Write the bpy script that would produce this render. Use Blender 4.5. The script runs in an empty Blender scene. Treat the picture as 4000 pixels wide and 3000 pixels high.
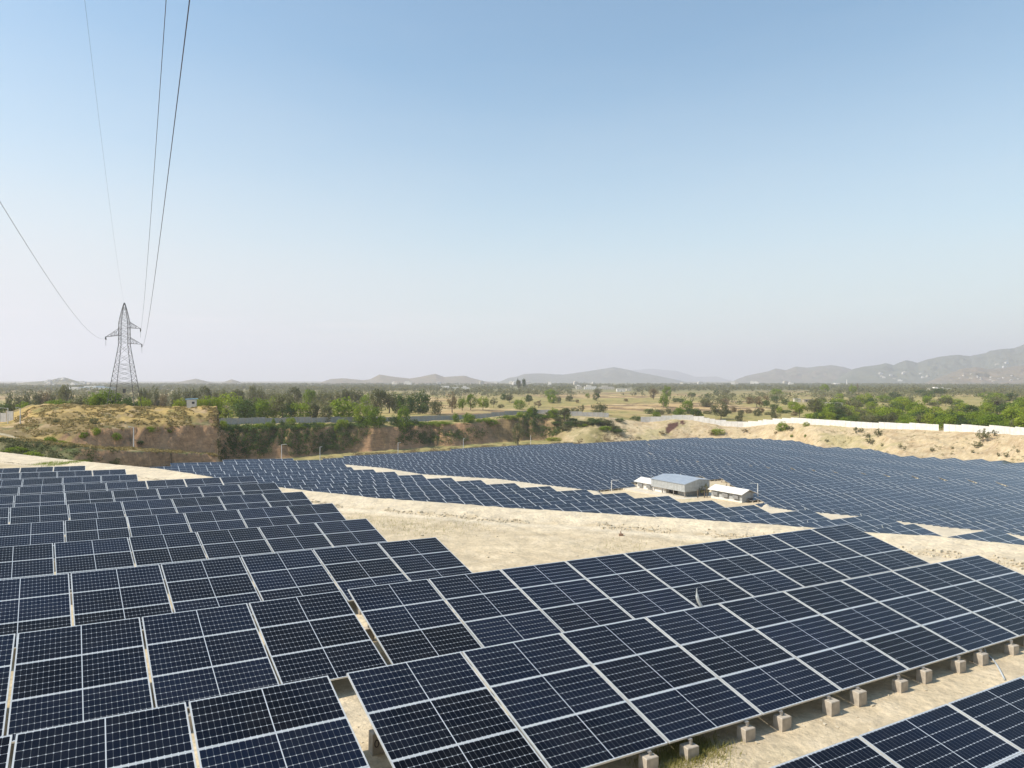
import bpy, math, random
import numpy as np
from mathutils import Vector, Matrix
# ------------------------------------------------------------------ camera, sky, sun, exposure
S = bpy.context.scene
COL = S.collection
F, HY = 2850.0, 1485.0            # focal length and horizon row measured in the 4000 x 3000 photograph
cam = bpy.data.objects.new('camera', bpy.data.cameras.new('camera'))
COL.objects.link(cam); S.camera = cam
cam.rotation_euler = (math.pi/2, 0, 0)
cam.data.sensor_width = 36; cam.data.lens = 36*F/4000
cam.data.shift_y = (HY-1500)/4000
cam.data.clip_start = .1; cam.data.clip_end = 60000
SUN_AZ = math.atan2(-.28, -1.0)    # direction towards the sun, from +x
SUN_EL = math.radians(47)
W = bpy.data.worlds.new('World'); S.world = W; W.use_nodes = True
wn = W.node_tree.nodes; wl = W.node_tree.links
sky = wn.new('ShaderNodeTexSky'); sky.sky_type = 'NISHITA'; sky.sun_disc = False
sky.sun_elevation = SUN_EL
sky.sun_rotation = math.pi/2 - SUN_AZ
sky.altitude = 400; sky.air_density = 1.45; sky.dust_density = .5; sky.ozone_density = 3.0
wn['Background'].inputs[1].default_value = .128
# summer dust: a pale veil low in the sky, whiter towards the sun, with faint wisps of cloud near the horizon
def wm(op, a, b_=None, c_=None, clamp=False):
    x = wn.new('ShaderNodeMath'); x.operation = op; x.use_clamp = clamp
    for i, q in enumerate((a, b_, c_)):
        if q is None: continue
        if isinstance(q, (int, float)): x.inputs[i].default_value = q
        else: wl.new(q, x.inputs[i])
    return x.outputs[0]
wtc = wn.new('ShaderNodeTexCoord'); wsp = wn.new('ShaderNodeSeparateXYZ'); wl.new(wtc.outputs['Generated'], wsp.inputs[0])
vr = wn.new('ShaderNodeFloatCurve'); wl.new(wm('ABSOLUTE', wsp.outputs[2]), vr.inputs['Value'])
cv = vr.mapping.curves[0]; cv.points[0].location = (0, .74); cv.points[1].location = (1, .0)
for q in ((.12, .62), (.2, .38), (.3, .18), (.45, .0)): cv.points.new(*q)
vr.mapping.update()
wmap = wn.new('ShaderNodeMapping'); wmap.inputs['Scale'].default_value = (1.6, 1.6, 7); wl.new(wtc.outputs['Generated'], wmap.inputs[0])
wnz = wn.new('ShaderNodeTexNoise'); wnz.inputs['Scale'].default_value = 1.7; wnz.inputs['Detail'].default_value = 6; wl.new(wmap.outputs[0], wnz.inputs['Vector'])
left = wm('MULTIPLY', wm('MULTIPLY', wm('SUBTRACT', wm('MULTIPLY', wsp.outputs[0], -1), .05, clamp=True), .8), wm('SUBTRACT', 1, wm('MULTIPLY', wsp.outputs[2], 2.3), clamp=True))
vf = wm('ADD', wm('ADD', vr.outputs[0], left), wm('MULTIPLY', wm('SUBTRACT', wnz.outputs['Fac'], .5), .2), clamp=True)
wmap2 = wn.new('ShaderNodeMapping'); wmap2.inputs['Scale'].default_value = (3.2, 3.2, 34); wmap2.inputs['Location'].default_value = (.4, 0, .35); wl.new(wtc.outputs['Generated'], wmap2.inputs[0])
wn2 = wn.new('ShaderNodeTexNoise'); wn2.inputs['Scale'].default_value = 1.5; wn2.inputs['Detail'].default_value = 7; wl.new(wmap2.outputs[0], wn2.inputs['Vector'])
band = wm('SUBTRACT', 1, wm('DIVIDE', wm('ABSOLUTE', wm('SUBTRACT', wsp.outputs[2], .072)), .035), clamp=True)
cl2 = wm('MULTIPLY', band, wm('MULTIPLY', wm('SUBTRACT', wn2.outputs['Fac'], .5, clamp=True), 3.))
vcol = wn.new('ShaderNodeMix'); vcol.data_type = 'RGBA'; vcol.inputs['A'].default_value = (4.75, 4.95, 5.15, 1); vcol.inputs['B'].default_value = (5.6, 5.4, 5.5, 1); wl.new(cl2, vcol.inputs['Factor'])
vmx = wn.new('ShaderNodeMix'); vmx.data_type = 'RGBA'; wl.new(vf, vmx.inputs['Factor']); wbal = wn.new('ShaderNodeVectorMath'); wbal.operation = 'MULTIPLY'; wbal.inputs[1].default_value = (.90, 1.04, 1.0); wl.new(sky.outputs[0], wbal.inputs[0]); wl.new(wbal.outputs[0], vmx.inputs['A']); wl.new(vcol.outputs['Result'], vmx.inputs['B'])
wl.new(vmx.outputs['Result'], wn['Background'].inputs[0])
sl = bpy.data.lights.new('sun', 'SUN'); sl.energy = 4.7; sl.angle = math.radians(.55); sl.color = (1, .93, .82)
so = bpy.data.objects.new('sun', sl); COL.objects.link(so)
sd = Vector((math.cos(SUN_AZ)*math.cos(SUN_EL), math.sin(SUN_AZ)*math.cos(SUN_EL), math.sin(SUN_EL)))
so.rotation_euler = sd.to_track_quat('Z', 'Y').to_euler(); so.location = sd*80
S.view_settings.view_transform = 'Standard'; S.view_settings.look = 'None'
S.view_settings.exposure = 0.36; S.view_settings.gamma = 1
S.cycles.volume_bounces = 1
S.cycles.max_bounces = 6

# ------------------------------------------------------------------ helpers
rng = np.random.default_rng(7)
random.seed(5)
U2 = np.array([math.cos(math.pi/6), .5]); N2 = np.array([.5, -math.cos(math.pi/6)])   # along the rows, and the way the panels face
OFF = 1.33                        # height of a table's top edge above its ground
PITCH = 2.289

def tag(o, label=None, cat=None, group=None, kind=None):
    if label: o['label'] = label
    if cat: o['category'] = cat
    if group: o['group'] = group
    if kind: o['kind'] = kind
    return o

def empty(name, loc=(0, 0, 0), rot=(0, 0, 0)):
    o = bpy.data.objects.new(name, None); COL.objects.link(o)
    o.location = loc; o.rotation_euler = rot; o.empty_display_size = .2
    return o

class MB:
    def __init__(s): s.v = []; s.f = []; s.m = []; s.uv = []
    def quad(s, a, b, c, d, m=0, uv=None):
        n = len(s.v); s.v += [tuple(a), tuple(b), tuple(c), tuple(d)]; s.f.append((n, n+1, n+2, n+3)); s.m.append(m)
        s.uv += list(uv) if uv else [(0, 0)]*4
    def tri(s, a, b, c, m=0):
        n = len(s.v); s.v += [tuple(a), tuple(b), tuple(c)]; s.f.append((n, n+1, n+2)); s.m.append(m); s.uv += [(0, 0)]*3
    def obox(s, o, ax, ay, az, m=0, top_uv=None):
        o, ax, ay, az = map(Vector, (o, ax, ay, az))
        p = [o, o+ax, o+ax+ay, o+ay, o+az, o+ax+az, o+ax+ay+az, o+ay+az]
        for k, q in enumerate(((3, 2, 1, 0), (0, 1, 5, 4), (1, 2, 6, 5), (2, 3, 7, 6), (3, 0, 4, 7))):
            s.quad(*[p[i] for i in q], m)
        s.quad(p[4], p[5], p[6], p[7], m, top_uv)
    def box(s, x0, x1, y0, y1, z0, z1, m=0):
        s.obox((x0, y0, z0), (x1-x0, 0, 0), (0, y1-y0, 0), (0, 0, z1-z0), m)
    def bar(s, a, b, r, m=0, n=4, r2=None):
        a = Vector(a); b = Vector(b); d = (b-a)
        if d.length < 1e-6: return
        d.normalize(); h = Vector((0, 0, 1)) if abs(d.z) < .9 else Vector((1, 0, 0))
        x = d.cross(h).normalized(); y = d.cross(x); r2 = r if r2 is None else r2
        A = [a+(x*math.cos(t)+y*math.sin(t))*r for t in [2*math.pi*(k+.5)/n for k in range(n)]]
        B = [b+(x*math.cos(t)+y*math.sin(t))*r2 for t in [2*math.pi*(k+.5)/n for k in range(n)]]
        for k in range(n): s.quad(A[k], A[(k+1) % n], B[(k+1) % n], B[k], m)
        n0 = len(s.v); s.v += [tuple(p) for p in B]; s.f.append(tuple(range(n0, n0+n))); s.m.append(m); s.uv += [(0, 0)]*n
        n0 = len(s.v); s.v += [tuple(p) for p in A]; s.f.append(tuple(reversed(range(n0, n0+n)))); s.m.append(m); s.uv += [(0, 0)]*n
    def tube(s, pts, rs, m=0, n=6):
        for i in range(len(pts)-1): s.bar(pts[i], pts[i+1], rs[i] if hasattr(rs, '__len__') else rs, m, n, rs[i+1] if hasattr(rs, '__len__') else rs)
    def mesh(s, name, mats):
        me = bpy.data.meshes.new(name); me.from_pydata(s.v, [], s.f)
        for m in (mats if isinstance(mats, (list, tuple)) else [mats]): me.materials.append(m)
        me.polygons.foreach_set('material_index', s.m)
        l = me.uv_layers.new(name='UVMap'); l.data.foreach_set('uv', np.array(s.uv, 'f').ravel())
        me.update(); return me
    def build(s, name, mats, parent=None, loc=None):
        o = bpy.data.objects.new(name, s.mesh(name, mats)); COL.objects.link(o)
        if parent: o.parent = parent
        if loc is not None: o.location = loc
        return o

def inst(me, name, parent=None, loc=(0, 0, 0), rot=(0, 0, 0), sc=(1, 1, 1)):
    o = bpy.data.objects.new(name, me); COL.objects.link(o)
    if parent: o.parent = parent
    o.location = loc; o.rotation_euler = rot; o.scale = sc
    return o

def quads_mesh(name, P, mats, col=None, midx=None, colname='Col'):
    """P: (n,4,3) array of quads"""
    n = len(P); me = bpy.data.meshes.new(name)
    me.vertices.add(4*n); me.vertices.foreach_set('co', P.astype('f').ravel())
    me.loops.add(4*n); me.loops.foreach_set('vertex_index', np.arange(4*n, dtype='i'))
    me.polygons.add(n); me.polygons.foreach_set('loop_start', np.arange(0, 4*n, 4, dtype='i'))
    me.polygons.foreach_set('loop_total', np.full(n, 4, 'i'))
    for m in (mats if isinstance(mats, (list, tuple)) else [mats]): me.materials.append(m)
    if midx is not None: me.polygons.foreach_set('material_index', midx.astype('i'))
    if col is not None:
        a = me.color_attributes.new(colname, 'FLOAT_COLOR', 'POINT')
        c = np.ones((n, 4, 4), 'f'); c[:, :, :col.shape[1]] = col[:, None, :]
        a.data.foreach_set('color', c.ravel())
    me.update(calc_edges=True); return me

# value noise (numpy)
def _h(i, j, s):
    n = (i.astype(np.int64)*374761393 + j.astype(np.int64)*668265263 + s*1442695041) & 0xffffffff
    n = ((n ^ (n >> 13))*1274126177) & 0xffffffff
    return ((n ^ (n >> 16)) & 0xffff)/65535.0
def vnoise(x, y, s=0):
    x = np.asarray(x, float); y = np.asarray(y, float)
    i = np.floor(x); j = np.floor(y); fx = x-i; fy = y-j
    fx = fx*fx*(3-2*fx); fy = fy*fy*(3-2*fy)
    a = _h(i, j, s); b = _h(i+1, j, s); c = _h(i, j+1, s); d = _h(i+1, j+1, s)
    return (a*(1-fx)+b*fx)*(1-fy)+(c*(1-fx)+d*fx)*fy
def fbm(x, y, s=0, o=4):
    r = 0; a = .5; t = 0
    for k in range(o):
        r = r+a*vnoise(x*2**k+17.3*k, y*2**k-9.1*k, s+k); t += a; a *= .5
    return r/t*2-1
def sst(a, b, x):
    t = np.clip((x-a)/(b-a), 0, 1); return t*t*(3-2*t)

# ------------------------------------------------------------------ materials
def mat(name, color=(.5, .5, .5), rough=.6, metal=0., spec=.5):
    m = bpy.data.materials.new(name); m.use_nodes = True
    b = m.node_tree.nodes['Principled BSDF']
    b.inputs['Base Color'].default_value = (*color, 1); b.inputs['Roughness'].default_value = rough
    b.inputs['Metallic'].default_value = metal; b.inputs['Specular IOR Level'].default_value = spec
    return m, m.node_tree.nodes, m.node_tree.links, b
def noisy(name, c1, c2, scale=3, rough=.8, bump=0., metal=0., detail=5, coord='Object', dist=.05, spec=.3):
    m, n, l, b = mat(name, c1, rough, metal, spec)
    tc = n.new('ShaderNodeTexCoord'); nz = n.new('ShaderNodeTexNoise')
    nz.inputs['Scale'].default_value = scale; nz.inputs['Detail'].default_value = detail
    l.new(tc.outputs[coord], nz.inputs['Vector'])
    r = n.new('ShaderNodeMapRange'); r.inputs[1].default_value = .3; r.inputs[2].default_value = .7
    l.new(nz.outputs['Fac'], r.inputs[0])
    mx = n.new('ShaderNodeMix'); mx.data_type = 'RGBA'
    mx.inputs['A'].default_value = (*c1, 1); mx.inputs['B'].default_value = (*c2, 1)
    l.new(r.outputs[0], mx.inputs['Factor']); l.new(mx.outputs['Result'], b.inputs['Base Color'])
    if bump:
        bp = n.new('ShaderNodeBump'); bp.inputs['Strength'].default_value = bump; bp.inputs['Distance'].default_value = dist
        l.new(nz.outputs['Fac'], bp.inputs['Height']); l.new(bp.outputs[0], b.inputs['Normal'])
    return m

def node(n, t, op=None, v=None):
    x = n.new(t)
    if op: x.operation = op
    if v is not None:
        for i, a in v.items(): x.inputs[i].default_value = a
    return x

def solar_mat(name, framed):
    """half-cut monocrystalline module: 24 x 6 cells, white grid lines, a wider line in the middle"""
    m, n, l, b = mat(name, (.01, .012, .03), .14)
    uv = n.new('ShaderNodeUVMap'); sp = n.new('ShaderNodeSeparateXYZ'); l.new(uv.outputs[0], sp.inputs[0])
    def M(op, a, bb=None, c=None):
        x = n.new('ShaderNodeMath'); x.operation = op
        for i, q in enumerate((a, bb, c)):
            if q is None: continue
            if isinstance(q, (int, float)): x.inputs[i].default_value = q
            else: l.new(q, x.inputs[i])
        return x.outputs[0]
    u, v = sp.outputs[0], sp.outputs[1]
    # rescale so that the cell area leaves a small white margin
    uu = M('DIVIDE', M('SUBTRACT', u, .006), .988); vv = M('DIVIDE', M('SUBTRACT', v, .012), .976)
    du = M('MULTIPLY', M('PINGPONG', M('MULTIPLY', uu, 24), .5), .0925)      # metres to the nearest cell line
    dv = M('MULTIPLY', M('PINGPONG', M('MULTIPLY', vv, 6), .5), .182)
    thin = M('LESS_THAN', du, .0018); hor = M('LESS_THAN', dv, .0034)
    mid = M('LESS_THAN', M('ABSOLUTE', M('SUBTRACT', uu, .5)), .0038 if not framed else .006)
    dot = M('LESS_THAN', M('ADD', du, dv), .014)
    edge = M('MAXIMUM', M('GREATER_THAN', M('ABSOLUTE', M('SUBTRACT', u, .5)), .4955 if not framed else .487),
             M('GREATER_THAN', M('ABSOLUTE', M('SUBTRACT', v, .5)), .493 if not framed else .487))
    f = M('MAXIMUM', M('MULTIPLY', thin, .04 if framed else .2), M('MULTIPLY', hor, .12 if framed else .42))
    f = M('MAXIMUM', f, M('MULTIPLY', dot, .0 if framed else .7)); f = M('MAXIMUM', f, M('MULTIPLY', mid, .4 if framed else .75)); f = M('MAXIMUM', f, edge)
    geo = n.new('ShaderNodeNewGeometry'); oi = n.new('ShaderNodeObjectInfo')
    nz = node(n, 'ShaderNodeTexNoise', v={'Scale': .6, 'Detail': 3}); l.new(geo.outputs['Position'], nz.inputs['Vector'])
    wn_ = n.new('ShaderNodeTexWhiteNoise'); wn_.noise_dimensions = '3D'
    sn = n.new('ShaderNodeVectorMath'); sn.operation = 'SNAP'; sn.inputs[1].default_value = (1.7, 1.7, 50); l.new(geo.outputs['Position'], sn.inputs[0])
    l.new(sn.outputs[0], wn_.inputs[0])
    var = M('ADD', M('MULTIPLY', nz.outputs['Fac'], .6), M('MULTIPLY', oi.outputs['Random'], .4))
    cr = n.new('ShaderNodeValToRGB'); l.new(var, cr.inputs[0])
    cr.color_ramp.elements[0].position = .25; cr.color_ramp.elements[0].color = (.0018, .0022, .0034, 1)
    cr.color_ramp.elements[1].position = .75; cr.color_ramp.elements[1].color = (.0055, .0092, .021, 1)
    # a thin film of dust on the glass
    dz = node(n, 'ShaderNodeTexNoise', v={'Scale': 1.7, 'Detail': 6}); l.new(geo.outputs['Position'], dz.inputs['Vector'])
    dr = node(n, 'ShaderNodeMapRange', v={1: .35, 2: .8, 3: .0, 4: .012}); l.new(dz.outputs['Fac'], dr.inputs[0])
    mx = n.new('ShaderNodeMix'); mx.data_type = 'RGBA'; l.new(dr.outputs[0], mx.inputs['Factor']); l.new(cr.outputs[0], mx.inputs['A']); mx.inputs['B'].default_value = (.45, .4, .33, 1)
    m2 = n.new('ShaderNodeMix'); m2.data_type = 'RGBA'; l.new(f, m2.inputs['Factor']); l.new(mx.outputs['Result'], m2.inputs['A']); m2.inputs['B'].default_value = (.6, .63, .66, 1)
    l.new(m2.outputs['Result'], b.inputs['Base Color'])
    ro = M('ADD', M('MULTIPLY', dr.outputs[0], 2.5), .12); l.new(ro, b.inputs['Roughness'])
    b.inputs['Specular IOR Level'].default_value = .10 if not framed else .42
    return m
M_CELL = solar_mat('solar_glass', False)
M_CELLF = solar_mat('solar_glass_far', True)
M_ALU = noisy('anodised_aluminium', (.66, .65, .62), (.54, .54, .52), 6, .38, 0, .35)
M_GALV = noisy('galvanised_steel', (.42, .4, .37), (.3, .28, .26), 9, .45, 0, .6)
M_CONC = noisy('cast_concrete', (.50, .43, .34), (.33, .28, .22), 7, .9, .4, dist=.02)
M_STEEL = noisy('weathered_pylon_steel', (.11, .11, .105), (.07, .07, .07), 3, .6, 0, .5)
M_POLE = noisy('whitewashed_pole', (.68, .66, .62), (.5, .48, .45), 4, .8)
M_BACK = noisy('module_back_sheet', (.7, .7, .7), (.55, .55, .56), 3, .6)
M_WIRE = mat('dark_cable', (.05, .035, .05), .6)[0]
M_CONDUIT = noisy('pale_conduit', (.55, .56, .54), (.4, .42, .42), 9, .5)

def leaf_mat(name, c1, c2, c3):
    m, n, l, b = mat(name, c1, .75, 0, .2)
    oi = n.new('ShaderNodeObjectInfo'); at = n.new('ShaderNodeAttribute'); at.attribute_name = 'Col'
    ad = node(n, 'ShaderNodeMath', 'MULTIPLY_ADD', {1: .55}); l.new(oi.outputs['Random'], ad.inputs[0])
    mu = node(n, 'ShaderNodeMath', 'MULTIPLY', {1: .45}); l.new(at.outputs['Fac'], mu.inputs[0]); l.new(mu.outputs[0], ad.inputs[2])
    cr = n.new('ShaderNodeValToRGB'); l.new(ad.outputs[0], cr.inputs[0])
    cr.color_ramp.elements[0].position = .1; cr.color_ramp.elements[0].color = (*c1, 1)
    cr.color_ramp.elements[1].position = .9; cr.color_ramp.elements[1].color = (*c3, 1)
    e = cr.color_ramp.elements.new(.5); e.color = (*c2, 1)
    l.new(cr.outputs[0], b.inputs['Base Color'])
    tr = n.new('ShaderNodeBsdfTranslucent'); l.new(cr.outputs[0], tr.inputs[0])
    mx = n.new('ShaderNodeMixShader'); mx.inputs[0].default_value = .35
    l.new(b.outputs[0], mx.inputs[1]); l.new(tr.outputs[0], mx.inputs[2]); l.new(mx.outputs[0], n['Material Output'].inputs['Surface'])
    return m
M_LEAF = {'bright': leaf_mat('fresh_foliage', (.11, .175, .010), (.20, .27, .016), (.31, .35, .035)),
          'dark': leaf_mat('dark_foliage', (.045, .08, .016), (.075, .12, .022), (.12, .17, .035)),
          'olive': leaf_mat('olive_foliage', (.10, .11, .04), (.15, .155, .06), (.2, .195, .085)),
          'pale': leaf_mat('pale_distant_foliage', (.15, .16, .07), (.2, .2, .095), (.26, .24, .13)),
          'dry': leaf_mat('dry_foliage', (.19, .145, .07), (.24, .18, .09), (.28, .22, .12))}
M_STRAW_G = leaf_mat('yellow_green_grass', (.2, .2, .05), (.3, .27, .08), (.36, .31, .12))
M_BARK = noisy('tree_bark', (.16, .12, .085), (.09, .07, .05), 8, .9)
M_STRAW = leaf_mat('dry_grass', (.24, .19, .07), (.33, .25, .1), (.3, .29, .1))

# ------------------------------------------------------------------ terrain
ipl = lambda px, t: np.interp(px, [q[0] for q in t], [q[1] for q in t])
dep = lambda x, y: -.5*x+.8660254*y
def gT1(x, y): return -5.99-.0401*y+.0018*x
# middle terrace: right ends of its rows, depth (m) -> pixel of the row's end, its slope
C_ENDS = [(38, 3888.8, 2066.6), (44.1, 3568.9, 2045.5), (50.2, 3436.2, 2007.1), (56.3, 3162.7, 1990.2), (62.4, 2944.7, 1972.3),
 (68.5, 2780.8, 1954.2), (74.6, 2611.4, 1936.8), (80.7, 2443, 1924.4), (86.8, 2288.1, 1912), (92.9, 2146.9, 1898.8), (99, 2010, 1886.8),
 (105.1, 1879, 1874.7), (111.2, 1762.8, 1865.5), (117.3, 1648.7, 1853.6), (123.4, 1541.3, 1842.3), (129.5, 1458.8, 1833.2), (135.6, 1373, 1824.4),
 (141.7, 1339, 1804.5), (147.8, 1246.4, 1796.2), (153.9, 1143.5, 1790.5)]
def unproj(px, py, d):
    dx = (px-2000)/F; dz = -(py-HY)/F; Y = d/(-.5*dx+.8660254)
    return np.array([dx*Y, Y, dz*Y])
C_D = np.array([c[0] for c in C_ENDS]); C_P = np.array([unproj(c[1], c[2], c[0]) for c in C_ENDS])
C_T = C_P[:, :2] @ U2; C_Z = C_P[:, 2]
C_S = np.interp(C_D, [38, 80, 110, 141, 154], [-.014, -.022, -.022, -.031, -.035])
def gC(x, y):
    d = dep(x, y); t = x*U2[0]+y*U2[1]
    return np.interp(d, C_D, C_Z)+np.interp(d, C_D, C_S)*np.clip(t-np.interp(d, C_D, C_T), -70, 6)-OFF
def gD(x, y): return -19.63-.0265*dep(x, y)
CREST = [(-1500, 1670), (-500, 1712), (0, 1761), (226, 1788), (452, 1811), (633, 1829), (814, 1858), (1086, 1901), (1452, 1942), (2000, 1983), (2452, 2012), (3000, 2048), (3384, 2081), (3678, 2098), (4000, 2134), (4500, 2180), (5400, 2250)]
TOE = [(-1500, 1700), (-500, 1748), (0, 1800), (700, 1882), (1312, 1976), (2000, 2039), (2452, 2062), (2859, 2092), (3633, 2153), (4000, 2178), (4500, 2230), (5400, 2310)]
def Ycrest(px): r = (ipl(px, CREST)-HY)/F; return 5.64/(r-.0401)
def Ytoe(px): r = (ipl(px, TOE)-HY)/F; return np.minimum(5.99/(r-.0401), Ycrest(px)-2.4)
FAR = [(1257, 1792), (1380, 1777), (1625, 1762), (1905, 1744), (2200, 1730), (2420, 1722), (2700, 1708), (2840, 1709), (2965, 1711), (3105, 1720), (3200, 1743), (3308, 1745), (3390, 1751), (3500, 1777), (3590, 1781), (3680, 1787), (3800, 1790), (4000, 1802), (4400, 1825)]
def Yfar(px):
    px = np.asarray(px, float); a = (px-2000)/F; r = (ipl(px, FAR)-HY)/F
    return 18.3/(r-.0265*(-.5*a+.8660254))
P = C_P[np.argsort(C_P[:, 0]/C_P[:, 1])]
def Ycend(px):
    pxs = 2000+F*P[:, 0]/P[:, 1]
    q = np.interp(px, pxs, P[:, 1])
    a = (np.asarray(px, float)-2000)/F
    return np.where(px < 1143, 157.5/(-.5*a+.8660254), q)
NEARB = [(1180, 1795), (1245, 1801), (1345, 1812), (1500, 1826), (1655, 1851), (1950, 1869), (2100, 1888), (2350, 1918), (2475, 1914), (2480, 1898), (2520, 1880), (2700, 1868), (2860, 1880), (2905, 1925), (2950, 1957), (3000, 1966), (3010, 1976), (3100, 1992), (3180, 1998), (3350, 2013), (3490, 2030), (3700, 2056), (3860, 2070), (3925, 2078), (4000, 2090), (4200, 2115), (4600, 2160), (5400, 2230)]
def Ystrip(px):
    """outer edge of the track that runs behind the middle terrace, above the far field"""
    px = np.asarray(px, float); a = (px-2000)/F; r_ = (ipl(px, [q for q in NEARB if q[0] < 2360 or q[0] > 2960])-HY)/F
    Y = Ycend(px)+8
    for _ in range(12): Y = .5*Y+.5*(-gC(a*Y, Y)/r_)
    wgt = np.maximum(sst(1230, 1290, px)*(1-sst(2330, 2390, px)), sst(2930, 3000, px))
    ye = Ycend(px)
    return np.where(wgt > 0, (ye+1.6)*(1-wgt)+np.clip(Y, ye+1.6, ye+16)*wgt, ye+1.6)
def zpy(px, py, Y): return -(py-HY)/F*Y
WALL = [(800, 238, -14.7), (854, 240, -14.7), (1200, 262, -15.2), (1600, 292, -16.7), (1871, 316, -16.6), (1944, 322, -15.9), (2081, 334, -15.2), (2114, 335, -15.5), (2244, 334, -16.4), (2378, 330, -16.9),
        (2450, 338, -18.6), (2503, 340, -19.6), (2545, 341, -19.6), (2635, 341, -18.4), (2707, 340, -18.7), (2823, 335, -21.0), (2906, 331, -21.4), (2979, 324, -19.9), (3069, 314, -18.5), (3200, 295, -18.1),
        (3381, 275, -18.2), (3562, 258, -17.5), (3815, 232, -16.7), (4000, 210, -15.95), (4400, 190, -15.5), (5400, 170, -15)]
Yw = lambda px: np.interp(px, [w[0] for w in WALL], [w[1] for w in WALL])
zw = lambda px: np.interp(px, [w[0] for w in WALL], [w[2] for w in WALL])
# mesa on the left: px -> (Y, z) for each break line
L_K4 = [(-1500, 130, -10), (-500, 118, -10.5), (0, 103, -10.9), (200, 94, -11.8), (400, 90, -14), (500, 90, -15.6), (600, 86, -16.3)]
L_BASE = [(-1500, 150, -10), (-500, 125, -10.4), (0, 107, -10.5), (200, 106, -11.6), (300, 108, -12.3), (400, 113, -13.6), (500, 120, -15.2), (600, 130, -16.5), (669, 137, -16.9), (760, 143, -17.2), (877, 149, -17.3)]
L_TOP = [(-1500, 156, -9), (-500, 131, -9), (0, 112, -9.04), (200, 112, -9.8), (300, 113, -10.4), (400, 117, -11.2), (500, 122.5, -11.8), (600, 131.5, -12.8), (735, 143.3, -14.15), (882, 151, -15.6)]
L_B2 = [(-1500, 160, -9.3), (-500, 145, -9.3), (0, 133, -9.6), (60, 130, -9.9), (145, 128, -10.5), (217, 130, -11), (307, 133, -12), (398, 137, -12.7), (524, 142, -13.35), (651, 148, -14.4), (800, 157, -15.8), (870, 160, -16.3)]
L_T2 = [(-1500, 166, -9.5), (-500, 151, -9.5), (0, 139, -9.6), (60, 136, -9.8), (145, 131, -10.2), (181, 131.5, -10.2), (253, 134, -9.8), (344, 137.5, -9.35), (434, 141, -9.4), (524, 144.5, -9.4), (651, 151, -9.8), (760, 157.5, -9.8), (860, 163, -10.3)]
L_MID = [(-1500, 178, -9.9), (0, 150, -9.8), (60, 146, -9.6), (130, 146, -8.9), (200, 146, -8.4), (400, 151, -8.1), (600, 158, -8.2), (800, 165, -8.5), (860, 168, -8.8)]
L_RIM = [(-1500, 190, -10.2), (0, 166, -10.0), (50, 166, -9.7), (90, 166, -8.4), (125, 166, -6.9), (200, 168, -6.2), (450, 168, -6.3), (600, 169, -6.9), (700, 170, -6.7), (800, 172, -6.7), (860, 175, -7.5)]
t2 = lambda px, T, k: np.interp(px, [q[0] for q in T], [q[k] for q in T])

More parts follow.
